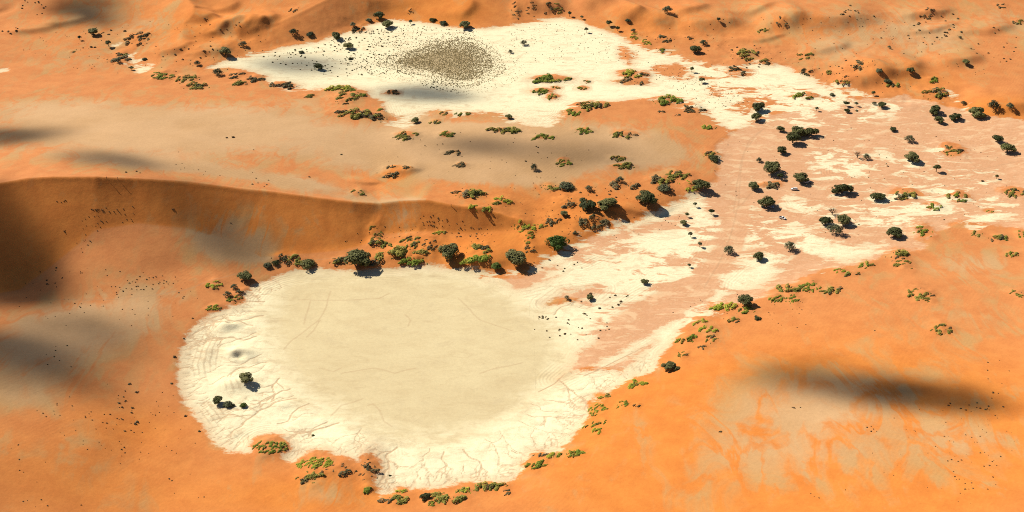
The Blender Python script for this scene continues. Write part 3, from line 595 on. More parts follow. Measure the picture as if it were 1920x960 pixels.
n_fine = N.noise(co, 0.55, 3, .65)
n_flow = N.noise(flow, 0.085, 5, .66, .6)
n_flow2 = N.noise(flow2, 0.13, 5, .68, .8)
# sand: rust and grey-beige sand swirled together
warp = N.noise(N.mapping(co, (1, .6, 1), .5), 0.055, 5, .6, .8)
sv = N.math('ADD', N.math('ADD', -.03, N.math('MULTIPLY', a_beige, 1.05)), N.math('MULTIPLY', N.math('SUBTRACT', warp, .5), N.math('SUBTRACT', 2.6, N.math('MULTIPLY', a_beige, 1.5))))
rib = N.noise(N.mapping(co, (1.3, .5, 1), -.35), 0.028, 4, .55, 1.0)
rib = N.sstep(.06, .0, N.math('ABSOLUTE', N.math('SUBTRACT', rib, .5)))
sv = N.math('SUBTRACT', sv, N.math('MULTIPLY', N.math('MULTIPLY', rib, .34), N.sstep(.95, .55, a_beige)))
f_b = N.sstep(.04, .80, sv)
sand_o = N.mix(N.sstep(.3, .7, n_mid), ORANGE, ORANGE2)
sand_o = N.mix(N.attr('red'), N.mix(N.sstep(.3, .7, n_mid), (0.50, 0.213, 0.088), (0.45, 0.182, 0.074)), sand_o)
sand_b = N.mix(N.sstep(.30, .75, a_beige), (0.43, 0.245, 0.092), N.mix(N.sstep(.35, .65, n_big), BEIGE_C, BEIGE_D))
sand = N.mix(N.math('MULTIPLY', f_b, .9), sand_o, sand_b)
n_dust = N.noise(co, 1.3, 2, .7)
grain = N.math('ADD', .80, N.math('ADD', N.math('MULTIPLY', n_fine, .22), N.math('MULTIPLY', n_dust, .18)))
# silt
silt_c = N.mix(N.sstep(.35, .65, n_flow2), SILT_C, SILT_D)
silt_c = N.mix(N.math('MULTIPLY', N.math('MAXIMUM', N.sstep(.50, .64, n_flow), N.sstep(.55, .66, n_flow2)), .65), silt_c, (0.66, 0.46, 0.27))
m_silt = N.sstep(-2.2, 2.2, N.math('ADD', a_silt, N.math('ADD', N.math('MULTIPLY', N.math('SUBTRACT', n_mid, .5), 16.0), N.math('MULTIPLY', N.math('SUBTRACT', n_flow, .5), 16.0))))
base = N.mix(m_silt, sand, silt_c)
# clay with ragged, streaked edges
cl = N.math('ADD', a_clay, 0.0)
amp = N.math('ADD', 2.6, N.math('MULTIPLY', a_mott, 21.0))
cl = N.math('MAXIMUM', a_clay, N.math('SUBTRACT', N.math('MULTIPLY', a_mott, 15.0), 17.0))
cl = N.math('MINIMUM', cl, N.math('ADD', 5.0, N.math('MULTIPLY', N.math('SUBTRACT', 1.0, a_mott), 24.0)))
n_rag = N.math('SUBTRACT', N.math('MULTIPLY', N.sstep(.30, .70, N.math('ADD', N.math('MULTIPLY', n_flow, .68), N.math('MULTIPLY', n_flow2, .32))), 2.0), 1.0)
cv = N.math('ADD', cl, N.math('MULTIPLY', n_rag, amp))
cv = N.math('ADD', cv, N.math('MULTIPLY', N.math('MULTIPLY', N.math('SUBTRACT', N.noise(co, .03, 2), .5), 40.0), a_mott))
cv = N.math('ADD', cv, N.math('MULTIPLY', N.math('SUBTRACT', n_fine, .5), 5.0))
m_clay = N.sstep(-1.6, 1.6, N.math('DIVIDE', cv, N.math('ADD', 1.0, N.math('MULTIPLY', a_mott, 1.8))))
floor_c = N.mix(N.math('MULTIPLY', N.math('ADD', N.sstep(.35, .68, n_flow), N.sstep(.35, .65, n_big)), .5), FLOOR_C, FLOOR_D)
m_floor = N.sstep(-18, 13, N.math('ADD', a_in, N.math('ADD', N.math('MULTIPLY', N.math('SUBTRACT', n_mid, .5), 22.0), N.math('MULTIPLY', N.math('SUBTRACT', n_flow, .5), 34.0))))
rings = N.math('SINE', N.math('ADD', N.math('MULTIPLY', a_in, .75), N.math('MULTIPLY', n_mid, 9.0)))
rings = N.math('MULTIPLY', N.math('MULTIPLY', N.math('ADD', rings, 1.0), .11), N.sstep(29, 2, a_in))
stain = N.math('ADD', N.math('MULTIPLY', N.sstep(.55, .70, n_mid), .35), N.math('MULTIPLY', N.sstep(.56, .68, n_flow2), .25))
floor_c = N.mix(N.math('ADD', rings, stain), floor_c, (0.45, 0.35, 0.20))
scuff = N.math('MULTIPLY', N.math('MAXIMUM', N.sstep(.50, .66, n_flow2), N.sstep(.52, .68, n_flow)), .55)
scuff = N.math('ADD', scuff, N.math('MULTIPLY', a_beige, N.math('ADD', .25, N.math('MULTIPLY', N.sstep(.42, .62, n_fine), .6))), clamp=True)
clay_c = N.mix(scuff, CLAY_C, CLAY_D)
terr = N.math('SINE', N.math('ADD', N.math('MULTIPLY', a_clay, 2.1), N.math('MULTIPLY', n_mid, 7.0)))
terr = N.math('MULTIPLY', N.math('MULTIPLY', N.sstep(.1, .9, terr), N.sstep(.15, .5, a_beige)), .42)
clay_c = N.mix(N.math('MULTIPLY', N.math('MULTIPLY', terr, N.sstep(-4, -9, a_in)), N.sstep(-74, -66, a_in)), clay_c, (0.40, 0.30, 0.185))
edge = N.math('MULTIPLY', N.sstep(9.5, .0, cv), N.math('ADD', .3, N.math('MULTIPLY', n_fine, .5)))
clay_c = N.mix(edge, clay_c, (0.54, 0.36, 0.205))
clay_c = N.mix(N.math('MULTIPLY', m_floor, .86), clay_c, floor_c)
m_lit = N.math('MULTIPLY', N.sstep(.28, .75, N.math('ADD', N.attr('litter'), N.math('MULTIPLY', N.math('SUBTRACT', N.math('ADD', n_mid, n_fine), 1.0), .9))), .8)
clay_c = N.mix(m_lit, clay_c, (0.33, 0.245, 0.125))
base = N.mix(m_clay, base, clay_c)
# sand caught in the rills, worn tracks
f_r = N.math('MULTIPLY', N.sstep(.62, -.05, a_rill), .85)
base = N.mix(N.math('MULTIPLY', f_r, m_clay), base, (0.47, 0.32, 0.185))
f_t = N.math('MULTIPLY', N.sstep(.9, .1, a_trk), .30)
base = N.mix(f_t, base, (0.36, 0.22, 0.12))
mul = N.n('ShaderNodeMix', data_type='RGBA', blend_type='MULTIPLY'); mul.inputs[0].default_value = 1
N.link(base, mul.inputs[6])
cmb = N.n('ShaderNodeCombineColor'); [N.link(grain, cmb.inputs[i]) for i in range(3)]
N.link(cmb.outputs[0], mul.inputs[7])
N.link(mul.outputs[2], gb.inputs['Base Color'])
# relief: wind ripples on sand, cracked crust on clay
wv = N.n('ShaderNodeTexWave', wave_type='BANDS'); N.link(N.mapping(co, (1, 1, 1), math.radians(32)), wv.inputs['Vector'])
wv.inputs['Scale'].default_value = 0.14; wv.inputs['Distortion'].default_value = 7; wv.inputs['Detail'].default_value = 3; wv.inputs['Detail Scale'].default_value = .6
sepn = N.n('ShaderNodeSeparateXYZ'); N.link(N.n('ShaderNodeNewGeometry').outputs['True Normal'], sepn.inputs[0])
slopem = N.sstep(.93, .98, sepn.outputs[2])
rip = N.math('MULTIPLY', N.math('MULTIPLY', wv.outputs['Fac'], N.math('MULTIPLY', N.sstep(.42, .62, n_big), slopem)), .017)
mc2 = N.sstep(-2, 2, a_clay); mf2 = N.sstep(-10, 6, a_in)
inv = N.math('SUBTRACT', 1.0, mc2)
hgt = N.math('MULTIPLY', N.math('ADD', rip, N.math('MULTIPLY', n_mid, .35)), inv)
crust = N.math('ADD', N.math('MULTIPLY', n_fine, .16), N.math('MULTIPLY', n_flow2, .22))
crust = N.math('MULTIPLY', crust, N.math('SUBTRACT', 1.0, N.math('MULTIPLY', mf2, .94)))
hgt = N.math('ADD', hgt, N.math('MULTIPLY', crust, mc2))
hgt = N.math('SUBTRACT', hgt, N.math('MULTIPLY', N.math('MULTIPLY', f_r, mc2), .10))
# stepped shorelines round the pan
shore = N.math('SINE', N.math('MULTIPLY', a_clay, 3.2))
shm = N.math('MULTIPLY', N.math('MULTIPLY', N.sstep(18, 8, a_clay), N.sstep(0.5, 3, a_clay)), N.sstep(.45, .6, n_big))
hgt = N.math('ADD', hgt, N.math('MULTIPLY', N.math('MULTIPLY', shore, shm), .035))
bp = N.n('ShaderNodeBump'); bp.inputs['Strength'].default_value = 0.9; bp.inputs['Distance'].default_value = 1.0
N.link(hgt, bp.inputs['Height']); N.link(bp.outputs[0], gb.inputs['Normal'])

def leaf_mat(name, c1, c2, rough=.7):
    m, nt, b = mat(name, rough); n = NT(nt)
    oi_ = n.n('ShaderNodeObjectInfo').outputs['Random']
    geo = n.n('ShaderNodeNewGeometry').outputs['Position']
    f = n.math('ADD', n.math('MULTIPLY', n.noise(geo, .6, 3), .7), n.math('MULTIPLY', n.math('SUBTRACT', oi_, .45), 1.0), clamp=True)
    n.link(n.mix(f, c1, c2), b.inputs['Base Color'])
    return m
M_DARK = leaf_mat('dark_foliage', (0.042, 0.050, 0.014), (0.18, 0.175, 0.058))
M_GREY = leaf_mat('grey_green_foliage', (0.065, 0.075, 0.034), (0.17, 0.17, 0.085))
M_MID = leaf_mat('mid_olive_foliage', (0.06, 0.065, 0.020), (0.21, 0.195, 0.07))
M_GREEN = leaf_mat('bright_green_foliage', (0.045, 0.085, 0.012), (0.11, 0.15, 0.025))
M_NY = leaf_mat('yellow_green_stems', (0.26, 0.29, 0.022), (0.46, 0.43, 0.05))
M_NG = leaf_mat('green_stems', (0.14, 0.19, 0.02), (0.29, 0.32, 0.036))
M_NO = leaf_mat('olive_stems', (0.18, 0.18, 0.03), (0.34, 0.28, 0.055))
M_ND = leaf_mat('dull_brown_stems', (0.085, 0.075, 0.030), (0.19, 0.145, 0.066))
M_BARK = leaf_mat('bark', (0.10, 0.07, 0.045), (0.19, 0.14, 0.095), .9)
M_DRY = leaf_mat('dry_tuft', (0.085, 0.052, 0.024), (0.17, 0.105, 0.05), .9)
M_SCRUB = leaf_mat('olive_scrub', (0.22, 0.165, 0.072), (0.35, 0.26, 0.12), .9)
def flat_mat(name, c, rough=.5, metal=0.0):
    m, nt, b = mat(name, rough); n = NT(nt)
    geo = n.n('ShaderNodeNewGeometry').outputs['Position']
    c2 = tuple(x * .86 for x in c)
    n.link(n.mix(n.noise(geo, 3.0, 3), c, c2), b.inputs['Base Color']); b.inputs['Metallic'].default_value = metal
    return m

# ------------------------------------------------------------------ the ground as four sheets that share one surface
def split(i):
    return (CLAY.ravel()[i] > 0)
fc = np.zeros((NY - 1, NX - 1), np.int8)
cc = lambda A: .25 * (A[:-1, :-1] + A[1:, :-1] + A[:-1, 1:] + A[1:, 1:])
fc[(cc(RIVF) > 0)] = 3
fc[(cc(PANF) > 0) & (cc(RIVF) < 0)] = 1
fc[(cc(UPANF) > 0) & (cc(RIVF) < 0)] = 2
idx = np.arange(NX * NY).reshape(NY, NX)
Q = np.stack([idx[:-1, :-1], idx[:-1, 1:], idx[1:, 1:], idx[1:, :-1]], -1)
FIELDS = dict(red=RED, litter=LITTER, clay=CLAY, silt=SILT, inner=INNER, mott=MOTT, beige=BEIGE, rill=RILL, track=TRACK)
def sheet(name, cls, label):
    q = Q[fc == cls].reshape(-1, 4)
    u, inv_ = np.unique(q.ravel(), return_inverse=True)
    me = bpy.data.meshes.new(name)
    me.vertices.add(len(u)); co_ = np.stack([GX.ravel()[u], GY.ravel()[u], H.ravel()[u]], -1).astype(np.float32)
    me.vertices.foreach_set('co', co_.ravel())
    me.loops.add(len(inv_)); me.loops.foreach_set('vertex_index', inv_.astype(np.int32))
    me.polygons.add(len(q)); me.polygons.foreach_set('loop_start', np.arange(0, len(inv_), 4, dtype=np.int32))
    me.update(calc_edges=True)
    me.polygons.foreach_set('use_smooth', np.ones(len(q), bool))
    for k, A in FIELDS.items():
        at = me.attributes.new(k, 'FLOAT', 'POINT'); at.data.foreach_set('value', A.ravel()[u].astype(np.float32))
    me.materials.append(gm)
    o = bpy.data.objects.new(name, me); COL.objects.link(o)
    o['kind'] = 'structure'; o['label'] = label
    return o
sheet('dune_field', 0, 'orange and grey sand dunes around the clay pans')
sheet('clay_pan', 1, 'large round cream clay pan in the middle foreground')
sheet('clay_pan', 2, 'white clay pan with scrub in the upper middle')
sheet('riverbed', 3, 'pink silty dry riverbed with streaks of clay')

# ------------------------------------------------------------------ plant meshes
def mesh_from(name, V, F, mats, smooth_=False, mi=None):
    me = bpy.data.meshes.new(name); me.from_pydata([tuple(map(float, v)) for v in V], [], F)
    for m in mats: me.materials.append(m)
    if smooth_: me.polygons.foreach_set('use_smooth', [True] * len(me.polygons))
    if mi is not None: me.polygons.foreach_set('material_index', mi)
    me.update(); return me

def tube(V, F, pts, rads, n=6):
    """a tapered limb through pts"""
    base0 = len(V)
    for k, (p, r) in enumerate(zip(pts, rads)):
        p = Vector(p); d = (Vector(pts[min(k + 1, len(pts) - 1)]) - Vector(pts[max(k - 1, 0)])).normalized()
        a = d.orthogonal().normalized(); b = d.cross(a)
        for j in range(n):
            an = 2 * math.pi * j / n; V.append(p + (a * math.cos(an) + b * math.sin(an)) * r)
    for k in range(len(pts) - 1):
        for j in range(n):
            i0 = base0 + k * n + j; i1 = base0 + k * n + (j + 1) % n
            F.append((i0, i1, i1 + n, i0 + n))
    t = len(V); V.append(Vector(pts[-1])); k = base0 + (len(pts) - 1) * n
    for j in range(n): F.append((k + j, k + (j + 1) % n, t))

def leaf(V, F, c, nrm, size, rr):
    a = nrm.orthogonal().normalized(); b = nrm.cross(a)
    an = rr.uniform(0, 6.28); a, b = a * math.cos(an) + b * math.sin(an), -a * math.sin(an) + b * math.cos(an)
    s1, s2 = size * rr.uniform(.7, 1.3), size * rr.uniform(.4, .8); i = len(V)
    V += [c - a * s1, c - b * s2 + nrm * size * .2, c + a * s1, c + b * s2 - nrm * size * .15]
    F.append((i, i + 1, i + 2, i + 3))

def crown_lobes(lobes, count, size, rr, fill=.3):
    V, F = [], []
    tot = sum(l[3] * l[4] for l in lobes)
    for (cx, cy, cz, r, w) in lobes:
        n = int(count * r * w / tot)
        # each lobe is itself built from tight sprays so that light and dark clumps show
        sub = []
        for _ in range(9):
            d = Vector((rr.gauss(0, 1), rr.gauss(0, 1), rr.gauss(.35, .9))).normalized(); sub.append(d)
        for k in range(n):
            d = Vector((rr.gauss(0, 1), rr.gauss(0, 1), rr.gauss(0.15, 1))).normalized()
            if rr.random() < .7:
                s = rr.choice(sub); d = (s * 2.2 + d).normalized()
            rad = r * (rr.uniform(.25, .9) if rr.random() < fill else rr.uniform(.82, 1.08))
            c = Vector((cx, cy, cz)) + Vector((d.x, d.y, d.z * .78)) * rad
            if c.z < .5: c.z = .5 + rr.uniform(0, .5)
            nn = (d + Vector((rr.uniform(-.6, .6), rr.uniform(-.6, .6), rr.uniform(-.1, 1.0)))).normalized()
            leaf(V, F, c, nn, size, rr)
    return V, F

def limbs(top, lobes, tr, rr, twigs=0):
    V, F = [], []
    tube(V, F, [(0, 0, -.6), (rr.uniform(-.1, .1), rr.uniform(-.1, .1), top * .5), (rr.uniform(-.2, .2), rr.uniform(-.2, .2), top)], [tr * 1.35, tr, tr * .75], 7)
    for (cx, cy, cz, r, w) in lobes:
        m = (cx * .45, cy * .45, top + (cz - top) * .55)
        tube(V, F, [(0, 0, top * .8), m, (cx, cy, cz)], [tr * .55, tr * .35, tr * .12], 5)
        for _ in range(twigs):
            d = Vector((rr.gauss(0, 1), rr.gauss(0, 1), rr.gauss(.5, .7))).normalized() * r
            e = Vector((cx, cy, cz)) + d
            tube(V, F, [m, tuple((Vector(m) + e) * .5 + Vector((rr.uniform(-.3, .3), rr.uniform(-.3, .3), .3))), tuple(e)], [tr * .2, tr * .13, tr * .04], 4)
    return V, F

# nominal crown width 10 m
def ring_lobes(n, R_, z, r, rr, flat=0.0):
    L = []
    for k in range(n):
        a = 6.283 * k / n + rr.uniform(-.35, .35); q = R_ * rr.uniform(.75, 1.1)
        L.append((q * math.cos(a), q * math.sin(a), z + rr.uniform(-.5, .5), r * rr.uniform(.8, 1.15), 1))
    return L
KINDS = {}
def variant(code, k):
    rr = random.Random(hash((code, k)) % 9999 if False else (ord(code) * 31 + k * 7))
    if code == 'R':
        lb = []
        lb.append((rr.uniform(-.4, .4), rr.uniform(-.4, .4), 3.6, 2.5, 1.3))
        for j in range(rr.randint(9, 12)):
            a, q = 6.283 * j / 9 + rr.uniform(-.5, .5), rr.uniform(1.6, 3.3)
            lb.append((q * math.cos(a), q * math.sin(a), rr.uniform(2.3, 3.4) + (3.5 - q) * rr.uniform(.3, .9), rr.uniform(1.1, 2.1), 1))
        top, tr, cnt, sz, cm, tw = 1.8, .42, 3100, .36, M_DARK if k % 3 else M_MID, 1
    elif code == 'G':
        lb = ring_lobes(6, 2.8, 2.3, 2.2, rr) + ring_lobes(3, 1.2, 3.8, 2.0, rr)
        top, tr, cnt, sz, cm, tw = 1.2, .35, 3200, .38, M_GREEN, 0
    elif code == 'B':
        lb = [(-2.6, .3, 3.0, 2.3, 1), (2.4, -.5, 2.8, 2.5, 1), (.2, 1.4, 4.2, 2.2, 1), (-.6, -1.3, 3.4, 2.0, 1), (3.6, .8, 2.2, 1.6, 1), (-3.7, -.8, 2.2, 1.5, 1), (1.2, -1.9, 2.0, 1.6, 1)]
        lb = [(x + rr.uniform(-.5, .5), y + rr.uniform(-.5, .5), z + rr.uniform(-.4, .4), r, w) for x, y, z, r, w in lb]
        top, tr, cnt, sz, cm, tw = 1.6, .42, 3600, .38, M_DARK, 1
    elif code == 'U':
        lb = ring_lobes(6, 2.9, 6.6, 1.9, rr) + [(0, 0, 7.2, 2.3, 1.2)]
        top, tr, cnt, sz, cm, tw = 3.8, .36, 2000, .46, M_DARK, 1
    elif code == 'Y':
        lb = ring_lobes(4, 2.2, 8.2, 2.4, rr) + [(0, 0, 9.6, 2.9, 1.2)]
        top, tr, cnt, sz, cm, tw = 5.2, .42, 1100, .55, M_GREY if k % 2 else M_DARK, 0
    elif code == 'S':
        lb = ring_lobes(6, 3.1, 3.4, 1.7, rr) + ring_lobes(3, 1.3, 5.0, 1.7, rr)
        top, tr, cnt, sz, cm, tw = 1.6, .32, 1150, .33, M_GREY, 5
    elif code == 'D':
        lb = ring_lobes(7, 3.4, 4.6, 1.6, rr) + ring_lobes(3, 1.4, 6.0, 1.6, rr)
        top, tr, cnt, sz, cm, tw = 1.5, .34, 0, .3, None, 10
    else:   # H
        lb = ring_lobes(6, 2.9, 1.4, 2.0, rr) + ring_lobes(3, 1.3, 2.4, 2.0, rr)
        top, tr, cnt, sz, cm, tw = .6, .3, 1900, .36, M_DARK if k % 2 else M_GREY, 1
    V, F = limbs(top, lb, tr, rr, tw); tm = mesh_from('trunk', V, F, [M_BARK], True)
    cmesh = None
    if cnt:
        V, F = crown_lobes(lb, cnt, sz, rr); cmesh = mesh_from('crown', V, F, [cm])
    return tm, cmesh
for c, n in (('R', 7), ('G', 2), ('B', 4), ('U', 2), ('Y', 2), ('S', 3), ('D', 2), ('H', 3)):
    KINDS[c] = [variant(c, k) for k in range(n)]

ORD = ['first', 'second', 'third', 'fourth', 'fifth', 'sixth', 'seventh', 'eighth', 'ninth', 'tenth', 'eleventh', 'twelfth', 'thirteenth', 'fourteenth', 'fifteenth', 'sixteenth',
       'seventeenth', 'eighteenth', 'nineteenth', 'twentieth', 'twenty-first', 'twenty-second', 'twenty-third', 'twenty-fourth', 'twenty-fifth', 'twenty-sixth', 'twenty-seventh', 'twenty-eighth', 'twenty-ninth', 'thirtieth']
def place_word(i, n):
    if n == 1: return ''
    if i == 0: return 'leftmost'
    if i == n - 1: return 'rightmost'
    return ORD[i] + ' from left' if i <= n / 2 else ORD[n - 1 - i] + ' from right'
LOOK = {'R': 'dark round tree', 'B': 'broad lumpy tree', 'U': 'flat-topped tree', 'Y': 'small young tree', 'S': 'thin grey-green tree', 'D': 'bare leafless tree', 'H': 'low dark bush', 'G': 'bright green leafy tree'}
NAME = {'R': 'camel_thorn_tree', 'B': 'camel_thorn_tree', 'U': 'umbrella_tree', 'Y': 'young_tree', 'S': 'sparse_tree', 'D': 'dead_tree', 'H': 'low_bush', 'G': 'green_tree'}
def thing(name, label, cat, loc, group=None, rz=0.0, s=(1, 1, 1)):
    o = bpy.data.objects.new(name, None); COL.objects.link(o); o.empty_display_size = .5
    o.location = loc; o.rotation_euler = (0, 0, rz); o.scale = s
    o['label'] = label; o['category'] = cat
    if group: o['group'] = group
    return o
def part(name, me, parent, loc=(0, 0, 0), rot=(0, 0, 0), s=(1, 1, 1)):
    o = bpy.data.objects.new(name, me); COL.objects.link(o); o.parent = parent
    o.location = loc; o.rotation_euler = rot; o.scale = s
    return o
rt = random.Random(5)
for zk, (phrase, L) in TREES.items():
    bykind = {}
    for t in L: bykind.setdefault(LOOK[t[3]], []).append(t)
    for t in L:
        u, v, w, c = t
        same = sorted(bykind[LOOK[c]]); wd = place_word(same.index(t), len(same))
        label = (f'{wd} {LOOK[c]} {phrase}').strip() if wd else f'only {LOOK[c]} {phrase}'
        p = ground(u, v); k = w * scale_at(p) / 10.0
        q = rt.uniform(.74, .98); kx = rt.uniform(.88, 1.14)
        o = thing(NAME[c], label, 'bush' if c == 'H' else 'tree', (p[0], p[1], p[2] - .1 * k), 'trees and bushes ' + phrase, rt.uniform(0, 6.28), (k * kx, k / kx, k * q))
        tm, cm_ = KINDS[c][rt.randrange(len(KINDS[c]))]
        part('trunk' if c != 'H' else 'stem', tm, o)
        if cm_: part('crown', cm_, o)

# nara clumps, nominal 4 m long
def clump_mesh(seed, m):
    rr = random.Random(seed); V, F = [], []
    bend = rr.uniform(-.5, .5)
    for _ in range(170):
        t = rr.uniform(-1, 1); an = rr.uniform(0, math.pi); prof = math.sqrt(max(0, 1 - t * t)) * rr.uniform(.8, 1.1) * (1 + .25 * math.sin(5 * t + seed))
        d = Vector((t * .35, math.cos(an), math.sin(an) * 1.0 + .1)).normalized()
        c = Vector((2.0 * t, bend * (t * t - .4) + prof * .85 * math.cos(an), prof * .8 * math.sin(an) + .05))
        nn = (d * .8 + Vector((rr.uniform(-.45, .45), rr.uniform(-.45, .45), rr.uniform(.1, 1.0)))).normalized()
        leaf(V, F, c, nn, .26, rr)
    return mesh_from('clump', V, F, [m])
CL = {k: [clump_mesh(ord(k) * 10 + j, m) for j in range(4)] for k, m in (('y', M_NY), ('g', M_NG), ('o', M_NO), ('d', M_ND))}
BL = {'y': 'yellow-green', 'g': 'green', 'o': 'olive', 'd': 'dull brown'}
rb_ = random.Random(9)
for zk, (phrase, L) in BUSHES.items():
    bykind = {}
    for t in L: bykind.setdefault(t[4], []).append(t)
    for t in L:
        u, v, w, h, kd, n, n2 = t
        same = sorted(bykind[kd]); wd = place_word(same.index(t), len(same))
        label = f'{wd} {BL[kd]} nara bush {phrase}' if wd else f'only {BL[kd]} nara bush {phrase}'
        p = ground(u, v); k = scale_at(p); dep = math.atan2(CAM_H - p[2], p[1])
        ra, rb = w * k * .5, h * k * .5 / math.sin(dep) * .85
        o = thing('nara_bush', label, 'bush', (p[0], p[1], float(hz(p[0], p[1]))), 'nara bushes ' + phrase)
        n = int(n * 1.35 + .5)
        for q in range(n + n2):
            small = q >= n
            for _ in range(8):
                a, r = rb_.uniform(0, 6.283), math.sqrt(rb_.random()) * (1.0 if not small else 1.25)
                X, Y = p[0] + ra * r * math.cos(a), p[1] + rb * r * math.sin(a)
                if r < 1.3: break
            ln = (ra * 2 / max(2.6, math.sqrt(n) * 1.35)) if not small else rb_.uniform(.7, 1.3)
            ln = min(max(ln * 1.3, 2.0), 7.5) if not small else ln * 1.35
            s_ = ln / 4 * rb_.uniform(.8, 1.3)
            kk = kd if rb_.random() < .82 else ('d' if kd in 'od' else 'o')
            c = part('clump', rb_.choice(CL[kk]), o, (X - o.location.x, Y - o.location.y, float(hz(X, Y)) - o.location.z - .08),
                     (rb_.uniform(-.1, .1), rb_.uniform(-.1, .1), math.radians(50) + rb_.gauss(0, .45)), (s_ * 1.15, s_ * rb_.uniform(.8, 1.2), s_ * rb_.uniform(.75, 1.05)))

# small dry tufts dotted over the sand
def tuft_mesh(seed, m):
    rr = random.Random(seed); V, F = [], []
    for _ in range(26):
        an = rr.uniform(0, 6.283); el = rr.uniform(.2, 1.5); d = Vector((math.cos(an) * math.cos(el), math.sin(an) * math.cos(el), math.sin(el)))
        leaf(V, F, d * rr.uniform(.25, .5), (d + Vector((rr.uniform(-.4, .4), rr.uniform(-.4, .4), .2))).normalized(), .2, rr)
    return mesh_from('tuft', V, F, [m])
TU = [tuft_mesh(k, M_DRY if k < 3 else M_ND) for k in range(5)]
TUFTS = [  # label, list of (x, y, rx, ry, count, size px)
 ('dark dry tuft on the shaded slip face of the big dune', 'tufts on the slip face', [(190, 393, 34, 5, 14, 2.6), (175, 418, 26, 16, 16, 2), (155, 455, 18, 18, 9, 2.4), (115, 380, 16, 6, 4, 2.8), (125, 435, 8, 4, 4, 2.8), (325, 392, 4, 4, 1, 5), (433, 418, 3, 3, 1, 4), (230, 400, 30, 20, 10, 2.5)]),
 ('small dry tuft on brown sand left of the pan', 'tufts left of the pan', [(285, 530, 50, 14, 26, 3), (240, 545, 30, 10, 8, 3), (95, 520, 30, 20, 9, 4), (340, 550, 20, 10, 5, 3), (160, 572, 40, 6, 6, 3), (345, 635, 4, 4, 1, 7), (327, 669, 3, 3, 1, 7), (361, 597, 3, 3, 1, 6), (110, 670, 30, 30, 8, 3), (322, 719, 3, 3, 1, 6), (348, 780, 3, 3, 1, 5), (374, 809, 3, 3, 1, 5)]),
 ('small dry tuft on orange sand at lower left', 'tufts at lower left', [(240, 745, 24, 30, 14, 5), (195, 785, 40, 10, 9, 3.5), (255, 795, 6, 6, 2, 8), (240, 830, 20, 25, 6, 4), (120, 770, 60, 20, 10, 3), (60, 860, 60, 50, 8, 3), (320, 900, 4, 3, 2, 5), (370, 910, 60, 30, 4, 3), (100, 940, 60, 15, 6, 3), (300, 770, 20, 12, 4, 3)]),
 ('small dark tuft dotting the orange dune at lower right', 'tufts on the lower right dune', [(1830, 890, 70, 50, 22, 3.5), (1810, 820, 40, 20, 7, 3), (1560, 920, 50, 20, 4, 3)]),
 ('small dark tuft in the cloud shadow on the right dune', 'tufts in the cloud shadow', [(1830, 752, 60, 22, 18, 4), (1860, 700, 50, 30, 6, 3)]),
 ('small dark tuft in the short row left of the cloud shadow', 'tufts in the short row', [(1493, 763, 9, 3, 6, 4)]),
 ('lone small tuft below the cloud shadow on the right dune', 'tufts below the shadow', [(1636, 800, 12, 10, 4, 4), (1640, 620, 3, 3, 1, 3), (1352, 812, 5, 3, 2, 5)]),
 ('small tuft round the dark hummock near the top right corner', 'tufts near the top right corner', [(1760, 45, 50, 30, 24, 5)]),
 ('small tuft scattered along the top edge right of centre', 'tufts along the top edge', [(1620, 20, 60, 15, 12, 5)]),
 ('small tuft on bare sand near the right edge', 'tufts by the right edge', [(1860, 80, 50, 30, 10, 4), (1880, 100, 30, 20, 6, 4)]),
 ('small tuft on smooth sand above the shaded dune lobe', 'tufts above the dune lobe', [(1690, 85, 60, 30, 10, 4), (1600, 130, 60, 20, 8, 4)]),
 ('small tuft on lumpy sand right of the upper pan', 'tufts right of the upper pan', [(1400, 110, 60, 25, 16, 5)]),
 ('small dark tuft on sand in the top left corner', 'tufts at far left', [(62, 12, 30, 18, 12, 4), (20, 55, 20, 12, 6, 5)]),
 ('small tuft near the clay gap between far left dunes', 'tufts near the clay gap', [(165, 92, 20, 5, 4, 5), (220, 62, 30, 6, 5, 5)]),
 ('small tuft on the ridged dunes left of the upper pan', 'tufts on the ridged far dunes', [(400, 40, 60, 20, 8, 4), (360, 100, 60, 16, 10, 5)]),
 ('small tuft on grey sand behind the dune crest', 'tufts behind the crest', [(430, 257, 10, 2, 2, 6), (250, 323, 16, 3, 3, 4), (640, 290, 4, 3, 1, 5), (490, 342, 20, 10, 6, 4), (400, 300, 120, 30, 12, 2.5), (580, 332, 4, 3, 1, 4), (800, 270, 30, 10, 4, 4), (1000, 290, 30, 20, 4, 4)]),
 ('small dark tuft on the red bank beyond the lower pan', 'tufts on the red bank', [(810, 415, 30, 12, 22, 3), (870, 420, 20, 8, 5, 3), (880, 440, 30, 10, 8, 4), (1140, 365, 80, 20, 10, 5)]),
 ('small brown tuft on streaked clay at the river mouth', 'tufts at the river mouth', [(1060, 610, 60, 30, 22, 4), (1020, 595, 12, 6, 6, 4), (1130, 620, 40, 20, 8, 4)]),
 ('small brown tuft beside the two upright trees on clay', 'tufts by the two upright trees', [(1130, 560, 50, 20, 12, 5)]),
 ('small tuft on pale clay beyond the pan floor', 'tufts on the pale clay', [(1040, 500, 60, 15, 10, 4)]),
 ('small tuft on the pink riverbed flat', 'tufts on the riverbed flat', [(1660, 310, 10, 4, 2, 4), (1842, 340, 4, 3, 1, 5), (1770, 412, 4, 3, 1, 4), (1600, 440, 60, 20, 4, 3)]),
]
ru = random.Random(21)
ALLT = []
